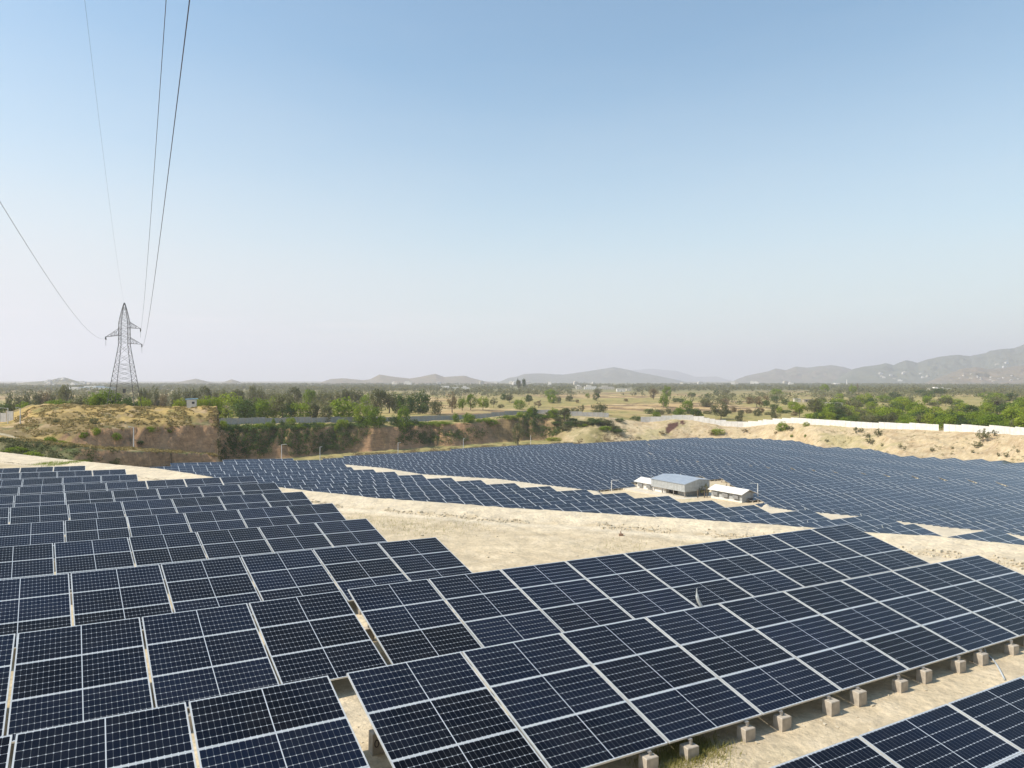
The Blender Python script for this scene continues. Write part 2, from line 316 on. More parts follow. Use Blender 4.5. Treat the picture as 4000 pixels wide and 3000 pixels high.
def terrain(px, Y):
    """ground height and colour masks; px is the image column (azimuth), Y the distance forward; arrays of the same shape"""
    a = (px-2000)/F; x = a*Y
    wy = fbm(x*.09, Y*.09, 3, 4); wx = fbm(x*.11+50, Y*.11, 9, 4)
    rough = sst(95, 125, Y)*(1-sst(500, 900, Y))
    yc, yt = Ycrest(px), Ytoe(px)
    def prof(keys, Yq):
        z = np.full(Yq.shape, keys[0][1] if np.isscalar(keys[0][1]) else 0.) + 0*Yq
        z = np.where(True, keys[0][1], 0)+0*Yq
        for (Ya, za), (Yb, zb) in zip(keys[:-1], keys[1:]):
            t = np.clip((Yq-Ya)/np.maximum(Yb-Ya, .05), 0, 1)
            z = np.where(Yq >= Ya, za+(zb-za)*t, z)
        return z
    ax = lambda Yk: a*Yk
    head = [(0*yc+2., gT1(ax(2.), 2.)+0*yc), (yt, gT1(ax(yt), yt)), (yc, gT1(ax(yc), yc)+.35), (yc+1.5, gT1(ax(yc), yc)+.30-(ipl(px, CREST)-HY)/F*1.5), (yc+4, gT1(ax(yc), yc)-1.1-(ipl(px, CREST)-HY)/F*2.)]
    # ---- right / middle profile
    ye = Ycend(px); k4 = yc+18; ys_ = Ystrip(px)
    y7 = np.where(px < 1257, np.interp(px, [800, 1143, 1257], [196, 205, 228]), Yfar(px)+3.5)
    YW, ZW = Yw(px), zw(px)
    cl = 1-sst(2120, 2330, px)              # 1 where the back of the field is a cliff
    y8 = np.maximum(y7+4, (YW-17)*cl+(y7+5)*(1-cl))
    g8 = gD(ax(y8), y8)+.6*cl
    y9 = np.maximum(y8+1.5, (YW-10)*cl+(y8+(YW-y8)*.5)*(1-cl))
    z9 = (ZW-1.1)*cl+(g8+(ZW-g8)*.62)*(1-cl)
    y10 = np.maximum(y9+1, YW-3)
    R = head+[(k4, gC(ax(k4), k4)), (ye+1.2, gC(ax(ye+1.2), ye+1.2)), (ys_, gC(ax(ys_), ys_)-.05), (ys_+4.6, gD(ax(ys_+4.6), ys_+4.6)), (y7, gD(ax(y7), y7)), (y8, g8), (y9, z9), (y10, ZW-.25), (YW, ZW),
              (YW+40, np.interp(px, [854, 2000, 2700, 3400, 4000], [-14.2, -16.5, -18.5, -17.8, -15.8])), (0*px+620., -18+0*px), (0*px+2500., -19.5+0*px), (0*px+16000., -22+0*px)]
    # ---- left profile (terrace bank, bench, mesa)
    K = [(t2(px, T, 1), t2(px, T, 2)) for T in (L_K4, L_BASE, L_TOP, L_B2, L_T2, L_MID, L_RIM)]
    Lp = head+[(np.maximum(K[0][0], yc+6), K[0][1])]+K[1:]+[(0*px+200., np.interp(px, [0, 125, 860], [-9.6, -6.9, -7.4])), (0*px+236., -13.5+0*px), (0*px+300., -16.+0*px), (0*px+620., -18+0*px), (0*px+2500., -19.5+0*px), (0*px+16000., -22+0*px)]
    ravine = sst(150, 170, Y)*(1-sst(-3, 2, Y-YW))*cl
    Yr = Y+wy*4.5*ravine*sst(-40, -22, Y-YW)*(1-sst(-6, -2, Y-YW))+wy*1.6*(1-ravine)*rough*(Y < 400)*(1-sst(-20, 0, px-860)*(Y < 210))*sst(-3, 3, px-560+120*sst(0, 400, 400-px))
    fr = (np.abs(fbm(x*.22, Y*.04, 35, 3))*4-1.2+np.abs(fbm(x*.8, Y*.1, 36, 2))*1.2)*ravine*sst(-18, -12, Y-YW)*(1-sst(-8, -4, Y-YW))
    zR = prof(R, Yr+fr)
    fl = np.abs(fbm(x*.33, Y*.05, 33, 3))*2.2+np.abs(fbm(x*1.1, Y*.1, 34, 2))*.7
    Yl = Y+(wy*1.1+fl-.9)*sst(100, 112, Y)+fbm(x*.6, Y*.6, 31, 2)*.5*sst(100, 112, Y)
    zL = prof(Lp, Yl)
    # scarp steps on the upper part of the mesa
    m = sst(846, 862, px+wy*10)
    # on the strip right of the lower cliff the terrace floor must win
    z = zL*(1-m)+zR*m
    flat = ((Y < yc+20) | ((Y < y7+1) & (px > 870)) | ((Y < t2(px, L_BASE, 1)) & (px > 540)))
    nat = np.where(flat, 0., 1.)*(1-sst(600, 1200, Y))
    z = z+nat*(.35*fbm(x*.25, Y*.25, 21, 4)+.12*fbm(x*1.3, Y*1.3, 22, 2))
    z = z+np.where(flat, .035*fbm(x*.8, Y*.8, 5, 3), 0)
    bump = (1-m)*sst(0, 4, Y-t2(px, L_T2, 1))*(1-sst(196, 204, Y)); z = z+bump*(.75*fbm(x*.16, Y*.16, 51, 3)+.3*fbm(x*.7, Y*.7, 52, 2))
    # sandy slope on the right: gullies
    sl = (1-cl)*sst(0, 6, Y-y8)*(1-sst(-10, -2, Y-YW))
    z = z+sl*(.8*fbm(x*.12, Y*.05, 41, 4)+.9*np.abs(fbm(x*.33, Y*.1, 42, 4))+.35*fbm(x*1.2, Y*.7, 43, 3))
    # plain beyond the walls: rolling ground with terraced fields
    pl = sst(15, 90, Y-np.where(px < 860, 230, YW))
    roll = fbm(x*.006, Y*.006, 61, 3)
    h = 2.6*roll+.8*fbm(x*.03, Y*.03, 62, 3)
    step = .75; q = h/step; fq = q-np.floor(q); ht = (np.floor(q)+sst(.82, 1., fq))*step
    z = z+pl*(ht*(1-sst(900, 1500, Y)))
    masks = dict(x=x, a=a, yc=yc, yt=yt, cl=cl, m=m, YW=YW, y7=y7, y8=y8, ye=ye, pl=pl, fq=fq, ravine=ravine, wy=wy, sl=sl, roll=roll)
    return z, masks

def colours(px, Y, z, M, slope):
    x = M['x']; n1 = fbm(x*.35, Y*.35, 71, 5); n2 = fbm(x*.05, Y*.05, 72, 5); n3 = fbm(x*1.7, Y*1.7, 73, 3)
    def mix(c, d, t): t = np.clip(t, 0, 1)[..., None]; return c*(1-t)+d*t
    A = lambda *q: np.array(q)+np.zeros(x.shape+(3,))
    c = A(.55, .445, .295)
    c = mix(c, A(.52, .42, .26), sst(-.1, .4, n2+n1*.4))
    c = mix(c, A(.40, .37, .17), sst(.22, .55, fbm(x*.22, Y*.22, 75, 4))*.35)                    # faint green growth
    c = mix(c, A(.60, .50, .36), sst(.0, .35, n3)*.35)
    st = sst(-.3, .2, Y-M['yt'])*(1-sst(1.5, 3, Y-M['yc']))
    c = mix(c, A(.60, .52, .395), st)
    road = np.exp(-((Y-(M['yt']-1.0))/.9)**2); c = mix(c, A(.64, .545, .40), road*.8)
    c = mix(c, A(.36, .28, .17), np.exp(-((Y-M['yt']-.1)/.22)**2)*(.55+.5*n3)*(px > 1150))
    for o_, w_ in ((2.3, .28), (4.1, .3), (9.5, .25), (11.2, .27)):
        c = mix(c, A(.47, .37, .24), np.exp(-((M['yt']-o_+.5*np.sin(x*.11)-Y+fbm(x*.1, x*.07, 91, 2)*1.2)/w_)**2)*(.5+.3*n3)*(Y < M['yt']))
    # below the crest and behind the middle terrace
    strip = sst(0, 2, Y-M['ye'])*(1-sst(0, 5, Y-Ystrip(px)-1))*(px > 1200); c = mix(c, A(.60, .51, .375), strip)
    straw = A(.40, .28, .10); brown = A(.40, .235, .125); dgreen = A(.055, .075, .025); olive = A(.22, .2, .085)
    # left bank, bench and mesa
    lf = (1-M['m'])*sst(2, 5, Y-M['yc'])
    cl_ = mix(mix(straw, A(.22, .16, .07), sst(-.2, .3, n2)), A(.40, .29, .16), sst(.1, .5, n1))
    cl_ = mix(cl_, dgreen*1.6, sst(.15, .5, fbm(x*.3, Y*.3, 79, 4))*.5)
    low = 1-sst(0, 5, Y-t2(px, L_TOP, 1)); cl_ = mix(cl_, mix(A(.17, .15, .07), A(.10, .12, .04), sst(-.2, .3, n1)), low)
    cl_ = mix(cl_, A(.50, .42, .28), np.exp(-((Y-(t2(px, L_B2, 1)-4))/3.)**2)*(px < 260))
    cl_ = mix(cl_, brown*(1+.25*n1[..., None]), sst(.55, .9, slope))
    c = mix(c, cl_, lf)
    # floor and cliff of the ravine, verge behind the arrays
    rv = np.maximum(M['ravine'], 0)*sst(0, 3, Y-np.where(px < 1257, M['ye']+6, M['y7']))
    cr = mix(mix(A(.36, .29, .12), A(.2, .19, .07), sst(-.2, .3, n1)), brown, sst(.4, .8, slope))
    cr = mix(cr, dgreen, sst(.5, .9, slope)*sst(-.15, .25, n2+.3*n1)*.5)
    c = mix(c, cr, rv*M['m'])
    # sandy slope on the right
    sr = np.maximum(1-M['cl'], 0)*sst(0, 3, Y-M['y7'])
    mouth = np.exp(-((px-2260)/125)**2)
    cs = mix(A(.50, .385, .225), A(.40, .29, .165), sst(-.1, .35, n1)); cs = mix(cs, A(.56, .45, .3), sst(.05, .3, n3)*.5); cs = mix(cs, A(.36, .32, .14), sst(.2, .45, n2+n1*.3)*.5)
    cs = mix(cs, A(.42, .31, .17), sst(.9, 1.5, slope)*.6)
    cs = mix(cs, mix(A(.25, .21, .09), A(.42, .33, .18), sst(-.1, .35, n1)), sst(.2, .6, mouth+.3*n2))
    v_ = Y-(M['YW']-9); red = np.exp(-(((px-2616)/13)**2+((v_+2)/5)**2))+np.exp(-(((px-2634-v_*3)/15)**2+((v_+1)/6)**2))+.8*np.exp(-(((px-2668)/14)**2+((v_-4)/3)**2)); cs = mix(cs, A(.10, .05, .035), sst(.45, .6, red+.5*n3+.35*n1))
    c = mix(c, cs, sr)
    # plain
    f = fbm(x*.02, Y*.012, 81, 3)
    pc = mix(A(.45, .31, .145), A(.36, .28, .13), sst(-.2, .3, f)); pc = mix(pc, A(.52, .38, .2), sst(.1, .5, fbm(x*.1, Y*.02, 84, 3)))
    pc = mix(pc, A(.19, .13, .07), sst(.5, .68, M['fq'])*(1-sst(.97, 1, M['fq']))*.9)
    scr = sst(-.15, .25, fbm(x*.01, Y*.01, 82, 3)+.12+.35*sst(2900, 3300, px)*(1-sst(500, 700, Y))-.2*np.exp(-((px-2450)/450)**2)*(Y < 700))
    pc = mix(pc, mix(A(.34, .27, .10), A(.25, .24, .08), sst(-.2, .3, n1)), scr*.8)
    pc = mix(pc, A(.15, .15, .075), sst(700, 1600, Y)*.8)
    c = mix(c, pc, sst(0, 6, Y-np.where(px < 860, 215, M['YW']+1)))
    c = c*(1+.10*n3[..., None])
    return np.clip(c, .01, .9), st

def build_ground():
    cols = np.concatenate([np.arange(-9400, -1400, 400), np.arange(-1400, 5400, 7), np.arange(5400, 13400, 400)]).astype(float)
    ys = [3.2]
    while ys[-1] < 16000:
        y = ys[-1]; ys.append(y+(min(.018*y, .75) if y < 70 else .75 if y < 360 else .75+(y-360)*.0125))
    rows = np.array(ys)
    PX, YY = np.meshgrid(cols, rows)
    z, M = terrain(PX, YY)
    gy, gx = np.gradient(z); dy = np.gradient(rows)[:, None]; dx = np.gradient(cols)[None, :]/F*YY
    slope = np.hypot(gy/dy, gx/np.maximum(dx, .05))
    c, st = colours(PX, YY, z, M, slope)
    nr, nc = z.shape
    co = np.stack([M['x'], YY, z], -1).reshape(-1, 3)
    i = np.arange(nr*nc).reshape(nr, nc)
    q = np.stack([i[:-1, :-1], i[:-1, 1:], i[1:, 1:], i[1:, :-1]], -1).reshape(-1, 4)
    # the ground goes on behind and beside the camera
    e = np.array([[-200, -200], [200, -200], [200, 3.3], [-200, 3.3]], float); n0 = len(co)
    ez = gT1(e[:, 0], e[:, 1])-.01
    co = np.vstack([co, np.column_stack([e, ez])]); q = np.vstack([q, [[n0, n0+1, n0+2, n0+3]]])
    me = bpy.data.meshes.new('ground'); me.vertices.add(len(co)); me.vertices.foreach_set('co', co.astype('f').ravel())
    me.loops.add(len(q)*4); me.loops.foreach_set('vertex_index', q.astype('i').ravel())
    me.polygons.add(len(q)); me.polygons.foreach_set('loop_start', np.arange(0, 4*len(q), 4, dtype='i')); me.polygons.foreach_set('loop_total', np.full(len(q), 4, 'i'))
    me.polygons.foreach_set('use_smooth', np.ones(len(q), bool))
    a = me.color_attributes.new('Col', 'FLOAT_COLOR', 'POINT')
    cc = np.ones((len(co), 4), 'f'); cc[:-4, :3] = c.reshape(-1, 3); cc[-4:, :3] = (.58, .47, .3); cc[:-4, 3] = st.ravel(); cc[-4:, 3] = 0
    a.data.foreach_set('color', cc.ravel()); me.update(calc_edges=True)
    m, n, l, b = mat('earth_and_sand', rough=.95, spec=.15)
    at = n.new('ShaderNodeAttribute'); at.attribute_name = 'Col'; geo = n.new('ShaderNodeNewGeometry')
    def nz(s, d, r=.6):
        k = node(n, 'ShaderNodeTexNoise', v={'Scale': s, 'Detail': d, 'Roughness': r}); l.new(geo.outputs['Position'], k.inputs['Vector']); return k.outputs['Fac']
    fine = nz(6, 6, .7); mid = nz(1.1, 5); big = nz(.16, 4)
    def mr(f, a0, a1, b0, b1):
        k = node(n, 'ShaderNodeMapRange', v={1: a0, 2: a1, 3: b0, 4: b1}); l.new(f, k.inputs[0]); return k.outputs[0]
    def mul(p, q2):
        k = node(n, 'ShaderNodeMath', 'MULTIPLY'); l.new(p, k.inputs[0]); l.new(q2, k.inputs[1]); return k.outputs[0]
    f = mul(mul(mr(fine, .3, .7, .8, 1.16), mr(mid, .3, .7, .84, 1.14)), mr(big, .3, .7, .9, 1.08))
    # pebbles
    vo = node(n, 'ShaderNodeTexVoronoi', v={'Scale': 5.5, 'Randomness': 1.}); l.new(geo.outputs['Position'], vo.inputs['Vector'])
    pb = mr(vo.outputs['Distance'], .05, .1, .62, 1.); f = mul(f, pb)
    # mortared stone on the bank
    vs = node(n, 'ShaderNodeTexVoronoi', v={'Scale': 3.2}); vs.feature = 'DISTANCE_TO_EDGE'; l.new(geo.outputs['Position'], vs.inputs['Vector'])
    vc = node(n, 'ShaderNodeTexVoronoi', v={'Scale': 3.2}); l.new(geo.outputs['Position'], vc.inputs['Vector'])
    ve = mr(vs.outputs['Distance'], .0, .12, 1.05, .97)
    cr = n.new('ShaderNodeValToRGB'); l.new(vc.outputs['Color'], cr.inputs[0])
    cr.color_ramp.elements[0].color = (.92, .9, .87, 1); cr.color_ramp.elements[1].color = (1.07, 1.02, .92, 1)
    hs = node(n, 'ShaderNodeVectorMath', 'SCALE'); l.new(at.outputs['Color'], hs.inputs[0]); l.new(f, hs.inputs['Scale'])
    st1 = node(n, 'ShaderNodeVectorMath', 'MULTIPLY'); l.new(hs.outputs[0], st1.inputs[0]); l.new(cr.outputs[0], st1.inputs[1])
    st2 = node(n, 'ShaderNodeVectorMath', 'SCALE'); l.new(st1.outputs[0], st2.inputs[0]); l.new(ve, st2.inputs['Scale'])
    mx = n.new('ShaderNodeMix'); mx.data_type = 'RGBA'; l.new(at.outputs['Alpha'], mx.inputs['Factor']); l.new(hs.outputs[0], mx.inputs['A']); l.new(st2.outputs[0], mx.inputs['B'])
    sn_ = n.new('ShaderNodeSeparateXYZ'); l.new(geo.outputs['Normal'], sn_.inputs[0]); steep = mr(sn_.outputs[2], .78, .5, 0, 1)
    def nzm(sc, s_, d, r=.65):
        mp = n.new('ShaderNodeMapping'); mp.inputs['Scale'].default_value = sc; l.new(geo.outputs['Position'], mp.inputs[0])
        k = node(n, 'ShaderNodeTexNoise', v={'Scale': s_, 'Detail': d, 'Roughness': r}); l.new(mp.outputs[0], k.inputs['Vector']); return k.outputs['Fac']
    lay = nzm((.25, .25, 2.2), 1.0, 6); fis = nzm((1.1, 1.1, .22), .9, 6); fr_ = node(n, 'ShaderNodeMath', 'ABSOLUTE'); sb = node(n, 'ShaderNodeMath', 'SUBTRACT', {1: .5}); l.new(fis, sb.inputs[0]); l.new(sb.outputs[0], fr_.inputs[0])
    crk = mr(fr_.outputs[0], 0, .022, .65, 1.05); er = mul(mul(mr(lay, .35, .65, .86, 1.3), crk), mr(fis, .3, .7, .92, 1.2))
    em = n.new('ShaderNodeMix'); l.new(steep, em.inputs['Factor']); em.inputs['A'].default_value = 1; l.new(er, em.inputs['B'])
    fs = node(n, 'ShaderNodeVectorMath', 'SCALE'); l.new(mx.outputs['Result'], fs.inputs[0]); l.new(em.outputs[0], fs.inputs['Scale'])
    l.new(fs.outputs[0], b.inputs['Base Color'])
    hh = node(n, 'ShaderNodeMath', 'ADD'); l.new(mul(fine, mr(mid, 0, 1, .5, 1)), hh.inputs[0]); l.new(mul(mr(vs.outputs['Distance'], 0, .15, 0, .3), at.outputs['Alpha']), hh.inputs[1])
    bp = node(n, 'ShaderNodeBump', v={'Strength': .35, 'Distance': .1}); l.new(hh.outputs[0], bp.inputs['Height'])
    bp2 = node(n, 'ShaderNodeBump', v={'Strength': .4, 'Distance': .5}); l.new(mid, bp2.inputs['Height']); l.new(bp.outputs[0], bp2.inputs['Normal']); bp3 = node(n, 'ShaderNodeBump', v={'Distance': .8}); l.new(mul(steep, mr(steep, 0, 1, .4, .4)), bp3.inputs['Strength']); l.new(er, bp3.inputs['Height']); l.new(bp2.outputs[0], bp3.inputs['Normal']); l.new(bp3.outputs[0], b.inputs['Normal'])
    me.materials.append(m)
    o = bpy.data.objects.new('ground', me); COL.objects.link(o); tag(o, kind='structure')
    tag(o, 'pale sandy ground of the terraced solar farm running out to the plain')
build_ground()

def gz(x, Y):
    z, _ = terrain(np.array([2000+F*x/Y]), np.array([float(Y)])); return float(z[0])
def hit(px, py, y0=60, y1=3000):
    """point of the ground seen in that direction"""
    Y = np.geomspace(y0, y1, 1500); z, _ = terrain(np.full(Y.shape, float(px)), Y)
    p = HY-F*z/Y; below = np.where(p <= py)[0]
    i = below[0] if len(below) else len(Y)-1
    return (px-2000)/F*Y[i], float(Y[i]), float(z[i])
# hills on the horizon
HILLV = []
def hills(ridge, D, wd, c1, c2, seed, name='hills'):
    px = np.arange(ridge[0][0], ridge[-1][0]+1, 4.); t = np.linspace(-1, 1, 91)
    PX, T = np.meshgrid(px, t); D_ = D+T*wd
    H = np.interp(PX, [r[0] for r in ridge], [(HY-r[1])/F*D for r in ridge])+20
    X = (PX-2000)/F*D_; k = 1/(wd*.55)
    w1 = fbm(X*k*1.4, D_*k*1.4, seed+9, 3)
    rg = 1-2*np.abs(fbm(X*k*3+w1*1.5, D_*k*1.6+w1, seed, 5)); rg2 = 1-2*np.abs(fbm(X*k*9+w1, D_*k*5, seed+3, 4))
    prof = np.clip(1-np.abs(T)**1.15, 0, 1)
    z = -21+H*np.clip(prof*(1+(1-prof)*(.85*(rg-.55)+.3*(rg2-.5))), 0, 1.01)+H*.02*(rg2-.5)*prof
    co = np.stack([X, D_, z], -1); nr, nc = z.shape; i = np.arange(nr*nc).reshape(nr, nc); HILLV.append((PX, T, co))
    q = np.stack([i[:-1, :-1], i[:-1, 1:], i[1:, 1:], i[1:, :-1]], -1).reshape(-1, 4)
    me = bpy.data.meshes.new(name); me.from_pydata(co.reshape(-1, 3).tolist(), [], q.tolist())
    me.polygons.foreach_set('use_smooth', np.ones(len(q), bool))
    m = noisy('hill_scrub', c1, c2, .02, 1, 0, 0, 10); me.materials.append(m); o = bpy.data.objects.new(name, me); COL.objects.link(o); tag(o, kind='structure')
    return o
hills([(60, 1500), (100, 1492), (180, 1486), (230, 1476), (255, 1474), (300, 1487), (350, 1494), (450, 1500)], 2400, 420, (.2, .17, .11), (.13, .14, .08), 3)
hills([(650, 1500), (720, 1487), (765, 1478), (810, 1489), (850, 1496), (870, 1492), (905, 1481), (930, 1488), (955, 1500)], 3400, 500, (.16, .15, .1), (.2, .17, .12), 13)
hills([(1230, 1500), (1290, 1480), (1340, 1477), (1420, 1484), (1445, 1481), (1482, 1462), (1530, 1470), (1600, 1478), (1650, 1470), (1700, 1459), (1735, 1472), (1815, 1467), (1850, 1478), (1900, 1490), (1950, 1500)], 4200, 600, (.24, .18, .12), (.14, .14, .09), 23)
hills([(1930, 1500), (1985, 1476), (2020, 1470), (2050, 1460), (2110, 1458), (2200, 1463), (2300, 1449), (2400, 1433), (2450, 1443), (2500, 1455), (2550, 1464), (2600, 1474), (2700, 1495), (2760, 1502)], 6500, 1000, (.16, .15, .11), (.11, .12, .08), 33)
hills([(2840, 1500), (2880, 1480), (2920, 1466), (2960, 1458), (3000, 1450), (3030, 1439), (3070, 1445), (3110, 1431), (3150, 1436), (3200, 1430), (3250, 1426), (3290, 1432), (3330, 1443), (3400, 1450), (3500, 1480), (3600, 1500)], 6000, 900, (.2, .16, .12), (.12, .13, .08), 43)
hills([(3240, 1500), (3330, 1442), (3370, 1432), (3420, 1427), (3460, 1418), (3490, 1425), (3540, 1406), (3585, 1416), (3620, 1404), (3680, 1391), (3740, 1385), (3790, 1390), (3850, 1379), (3870, 1369), (3920, 1360), (3960, 1361), (4000, 1345), (4100, 1332), (4400, 1322), (4800, 1350), (5300, 1500)], 5000, 1100, (.15, .15, .11), (.11, .12, .08), 53)
hills([(3600, 1500), (3690, 1465), (3760, 1440), (3810, 1432), (3860, 1441), (3920, 1437), (4000, 1425), (4200, 1440), (4400, 1500)], 3300, 420, (.22, .175, .125), (.15, .14, .1), 63)
hills([(2380, 1500), (2450, 1447), (2540, 1440), (2640, 1448), (2720, 1472), (2800, 1470), (2900, 1500)], 13000, 1500, (.15, .15, .12), (.12, .12, .1), 73)

# ------------------------------------------------------------------ solar tables
ORD = 'zeroth first second third fourth fifth sixth seventh eighth ninth tenth eleventh twelfth thirteenth fourteenth fifteenth sixteenth seventeenth eighteenth nineteenth twentieth'.split()
TENS = {20: 'twenty', 30: 'thirty', 40: 'forty', 50: 'fifty', 60: 'sixty', 70: 'seventy', 80: 'eighty', 90: 'ninety'}
def ordi(n):
    if n <= 20: return ORD[n]
    t = n//10*10; return TENS[t]+'-'+ORD[n % 10] if n % 10 else TENS[t][:-1]+'ieth'
TILT = math.radians(14.3); MH = 1.1425; TG = .0055            # module height and gap, 3 modules up the slope
YD = Vector((0, math.cos(TILT), math.sin(TILT))); ZN = Vector((0, -math.sin(TILT), math.cos(TILT)))
D_ = 3*MH+2*TG; TOP = OFF
def slope_pt(x, s, h=0.):          # s metres down from the top edge
    return Vector((x, D_*math.cos(TILT)/2, TOP))-YD*s+ZN*h
MW = 2.245
def module_mesh(k, framed):
    s0 = k*(MH+TG); b = MB()
    o = slope_pt(-MW/2, s0+MH, -.035)
    if framed:                     # laminate inside the frame
        o2 = slope_pt(-MW/2+.01, s0+MH-.01, -.008)
        b.obox(o2, (MW-.02, 0, 0), YD*(MH-.02), ZN*.005, 0, [(0, 0), (1, 0), (1, 1), (0, 1)])
    else:
        b.obox(o, (MW, 0, 0), YD*MH, ZN*.035, 0, [(0, 0), (1, 0), (1, 1), (0, 1)])
        for i in range(5): b.m[i] = 1
    return b.mesh('solar_module', [M_CELL if framed else M_CELLF, M_ALU])
def frame_mesh(k):
    s0 = k*(MH+TG); b = MB(); w = .010; wv = .024
    b.obox(slope_pt(-MW/2, s0+MH, -.035), (MW, 0, 0), YD*w, ZN*.035)
    b.obox(slope_pt(-MW/2, s0+w, -.035), (MW, 0, 0), YD*w, ZN*.035)
    b.obox(slope_pt(-MW/2, s0+MH-w, -.035), (wv, 0, 0), YD*(MH-2*w), ZN*.035)
    b.obox(slope_pt(MW/2-wv, s0+MH-w, -.035), (wv, 0, 0), YD*(MH-2*w), ZN*.035)
    return b.mesh('module_frame', M_ALU)
LX = .69
def support_mesh():
    b = MB()
    for x in (-LX, LX):            # rafters
        b.obox(slope_pt(x-.03, D_-.12, -.155), (.06, 0, 0), YD*(D_-.24), ZN*.07)
    for s in (.35, .9, 1.5, 2.05, 2.65, 3.2):   # purlins
        b.obox(slope_pt(-MW/2+.02, s, -.085), (MW-.04, 0, 0), YD*.045, ZN*.049)
    return b.mesh('support_frame', M_GALV)
def leg_mesh(front):
    b = MB(); s = D_+.05 if front else .5
    top = slope_pt(0, s, -.15 if not front else -.005)
    w_ = .02 if front else .03; b.obox((-w_, top.y-w_, .0), (2*w_, 0, 0), (0, 2*w_, 0), (0, 0, top.z))
    if front: b.obox((-.03, top.y, top.z-.03), (.06, 0, 0), (0, .12, 0), (0, 0, .012))
    else: b.bar((0, top.y, .42), slope_pt(0, 1.7, -.14), .018)
    return b.mesh('leg', M_GALV), top.y
def block_mesh(yc):
    b = MB(); w, d, h, e = .125, .105, .40, .012
    b.box(-w, w, yc-d, yc+d, -.6, h-e)
    q = [(-w, yc-d), (w, yc-d), (w, yc+d), (-w, yc+d)]; p = [(x*(1-e/w), yc+(y-yc)*(1-e/d)) for x, y in q]
    for i in range(4):
        j = (i+1) % 4; b.quad((*q[i], h-e), (*q[j], h-e), (*p[j], h), (*p[i], h))
    b.quad(*[(*r, h) for r in p])
    return b.mesh('concrete_block', M_CONC)
MODN = [module_mesh(k, True) for k in range(3)]; FRAN = [frame_mesh(k) for k in range(3)]; MODF = [module_mesh(k, False) for k in range(3)]
SUP = support_mesh(); (LEGF, yf), (LEGR, yr) = leg_mesh(True), leg_mesh(False); BLF, BLR = block_mesh(yf), block_mesh(yr)
NFM = {}
def table(S0, hd, sl, label, group, near, gl=None):
    """S0: centre of the top edge; hd: heading of the row; sl: its slope"""
    c = np.array(S0, float)-np.array([-math.sin(hd), math.cos(hd), 0])*(D_*math.cos(TILT)/2); c[2] -= TOP
    t = empty('solar_table', c, (0, -sl, hd)); tag(t, label, 'solar table', group)
    for k in range(3):
        m = inst(MODN[k] if near else MODF[k], 'solar_module', t)
        if near: inst(FRAN[k], 'module_frame', m)
    inst(SUP, 'support_frame', t)
    if near:
        for s in (-LX, LX):
            inst(LEGF, 'leg', t, (s, 0, 0)); inst(LEGR, 'leg', t, (s, 0, 0))
            inst(BLF, 'concrete_block', t, (s+random.uniform(-.03, .03), random.uniform(-.03, .03), random.uniform(-.045, .02)))
            inst(BLR, 'concrete_block', t, (s, 0, 0))
    return t
# rows in front: start of the top edge (fitted), slope, heading (deg), units, extra units on the left, on the right
ROWS = [('A', (-7.19, 10.5, -5.1), -.95, 30, 2, 2, 0), ('A', (-10.24, 15.03, -5.22), -1.3, 31.5, 3, 1, 0), ('A', (-12.38, 20.35, -5.39), -1.68, 33.1, 5, 1, 0),
        ('A', (-15.81, 25.08, -5.6), -1.81, 33.7, 5, 2, 0), ('A', (-18.58, 30.21, -5.82), -1.6, 32.9, 5, 2, 0), ('A', (-23.28, 33.75, -5.89), -1.85, 34.2, 6, 1, 0),
        ('A', (-26.56, 38.89, -6.15), -1.53, 33.4, 6, 1, 0), ('A', (-29.79, 44.05, -6.44), -1.22, 32.7, 6, 1, 0), ('A', (-33.0, 49.2, -6.68), -.95, 31.0, 3, 1, 0),
        ('A', (-36.28, 53.81, -6.83), -1.5, 32.5, 3, 1, 0), ('A', (-40.0, 59.34, -7.12), -1.21, 30, 2, 1, 0),
        ('B', (5.01, 10.6, -5.17), -.91, 30, 2, 2, 2), ('B', (-2.98, 12.95, -5.205), -1.02, 30, 9, 0, 0), ('B', (-4.33, 19.04, -5.46), -.92, 30, 9, 0, 0)]
n_ind = 0
ra = 0; BN = ['the front right-hand row', 'the long second right-hand row', 'the rear right-hand row']; rb = 0
for blk, st, sl, hd, nu, nl, nr_ in ROWS:
    sl, hd = math.radians(sl), math.radians(hd)
    u = np.array([math.cos(sl)*math.cos(hd), math.cos(sl)*math.sin(hd), math.sin(sl)])
    for i in range(-nl, nu+nr_):
        p = np.array(st)+u*PITCH*(i+.5)
        e = np.array(st)+u*PITCH*(i+1)
        if e[1] < .5 or 2000+F*e[0]/e[1] < -120 and blk == 'A': continue
        if blk == 'A': lab = 'solar table, %s from the right end of the %s row, left foreground block' % (ordi(nu-i), ordi(ra+1)); grp = 'solar tables of the left foreground block'
        else:
            lab = 'large solar table, %s from the left end of %s' % (ordi(i+nl+1), BN[rb]); grp = 'solar tables of the right foreground block'
        T_ = table(p, hd, sl, lab, grp, True); n_ind += 1
        if blk == 'B' and rb == 1 and i == 0: NUMT = T_
    if blk == 'A': ra += 1
    else: rb += 1
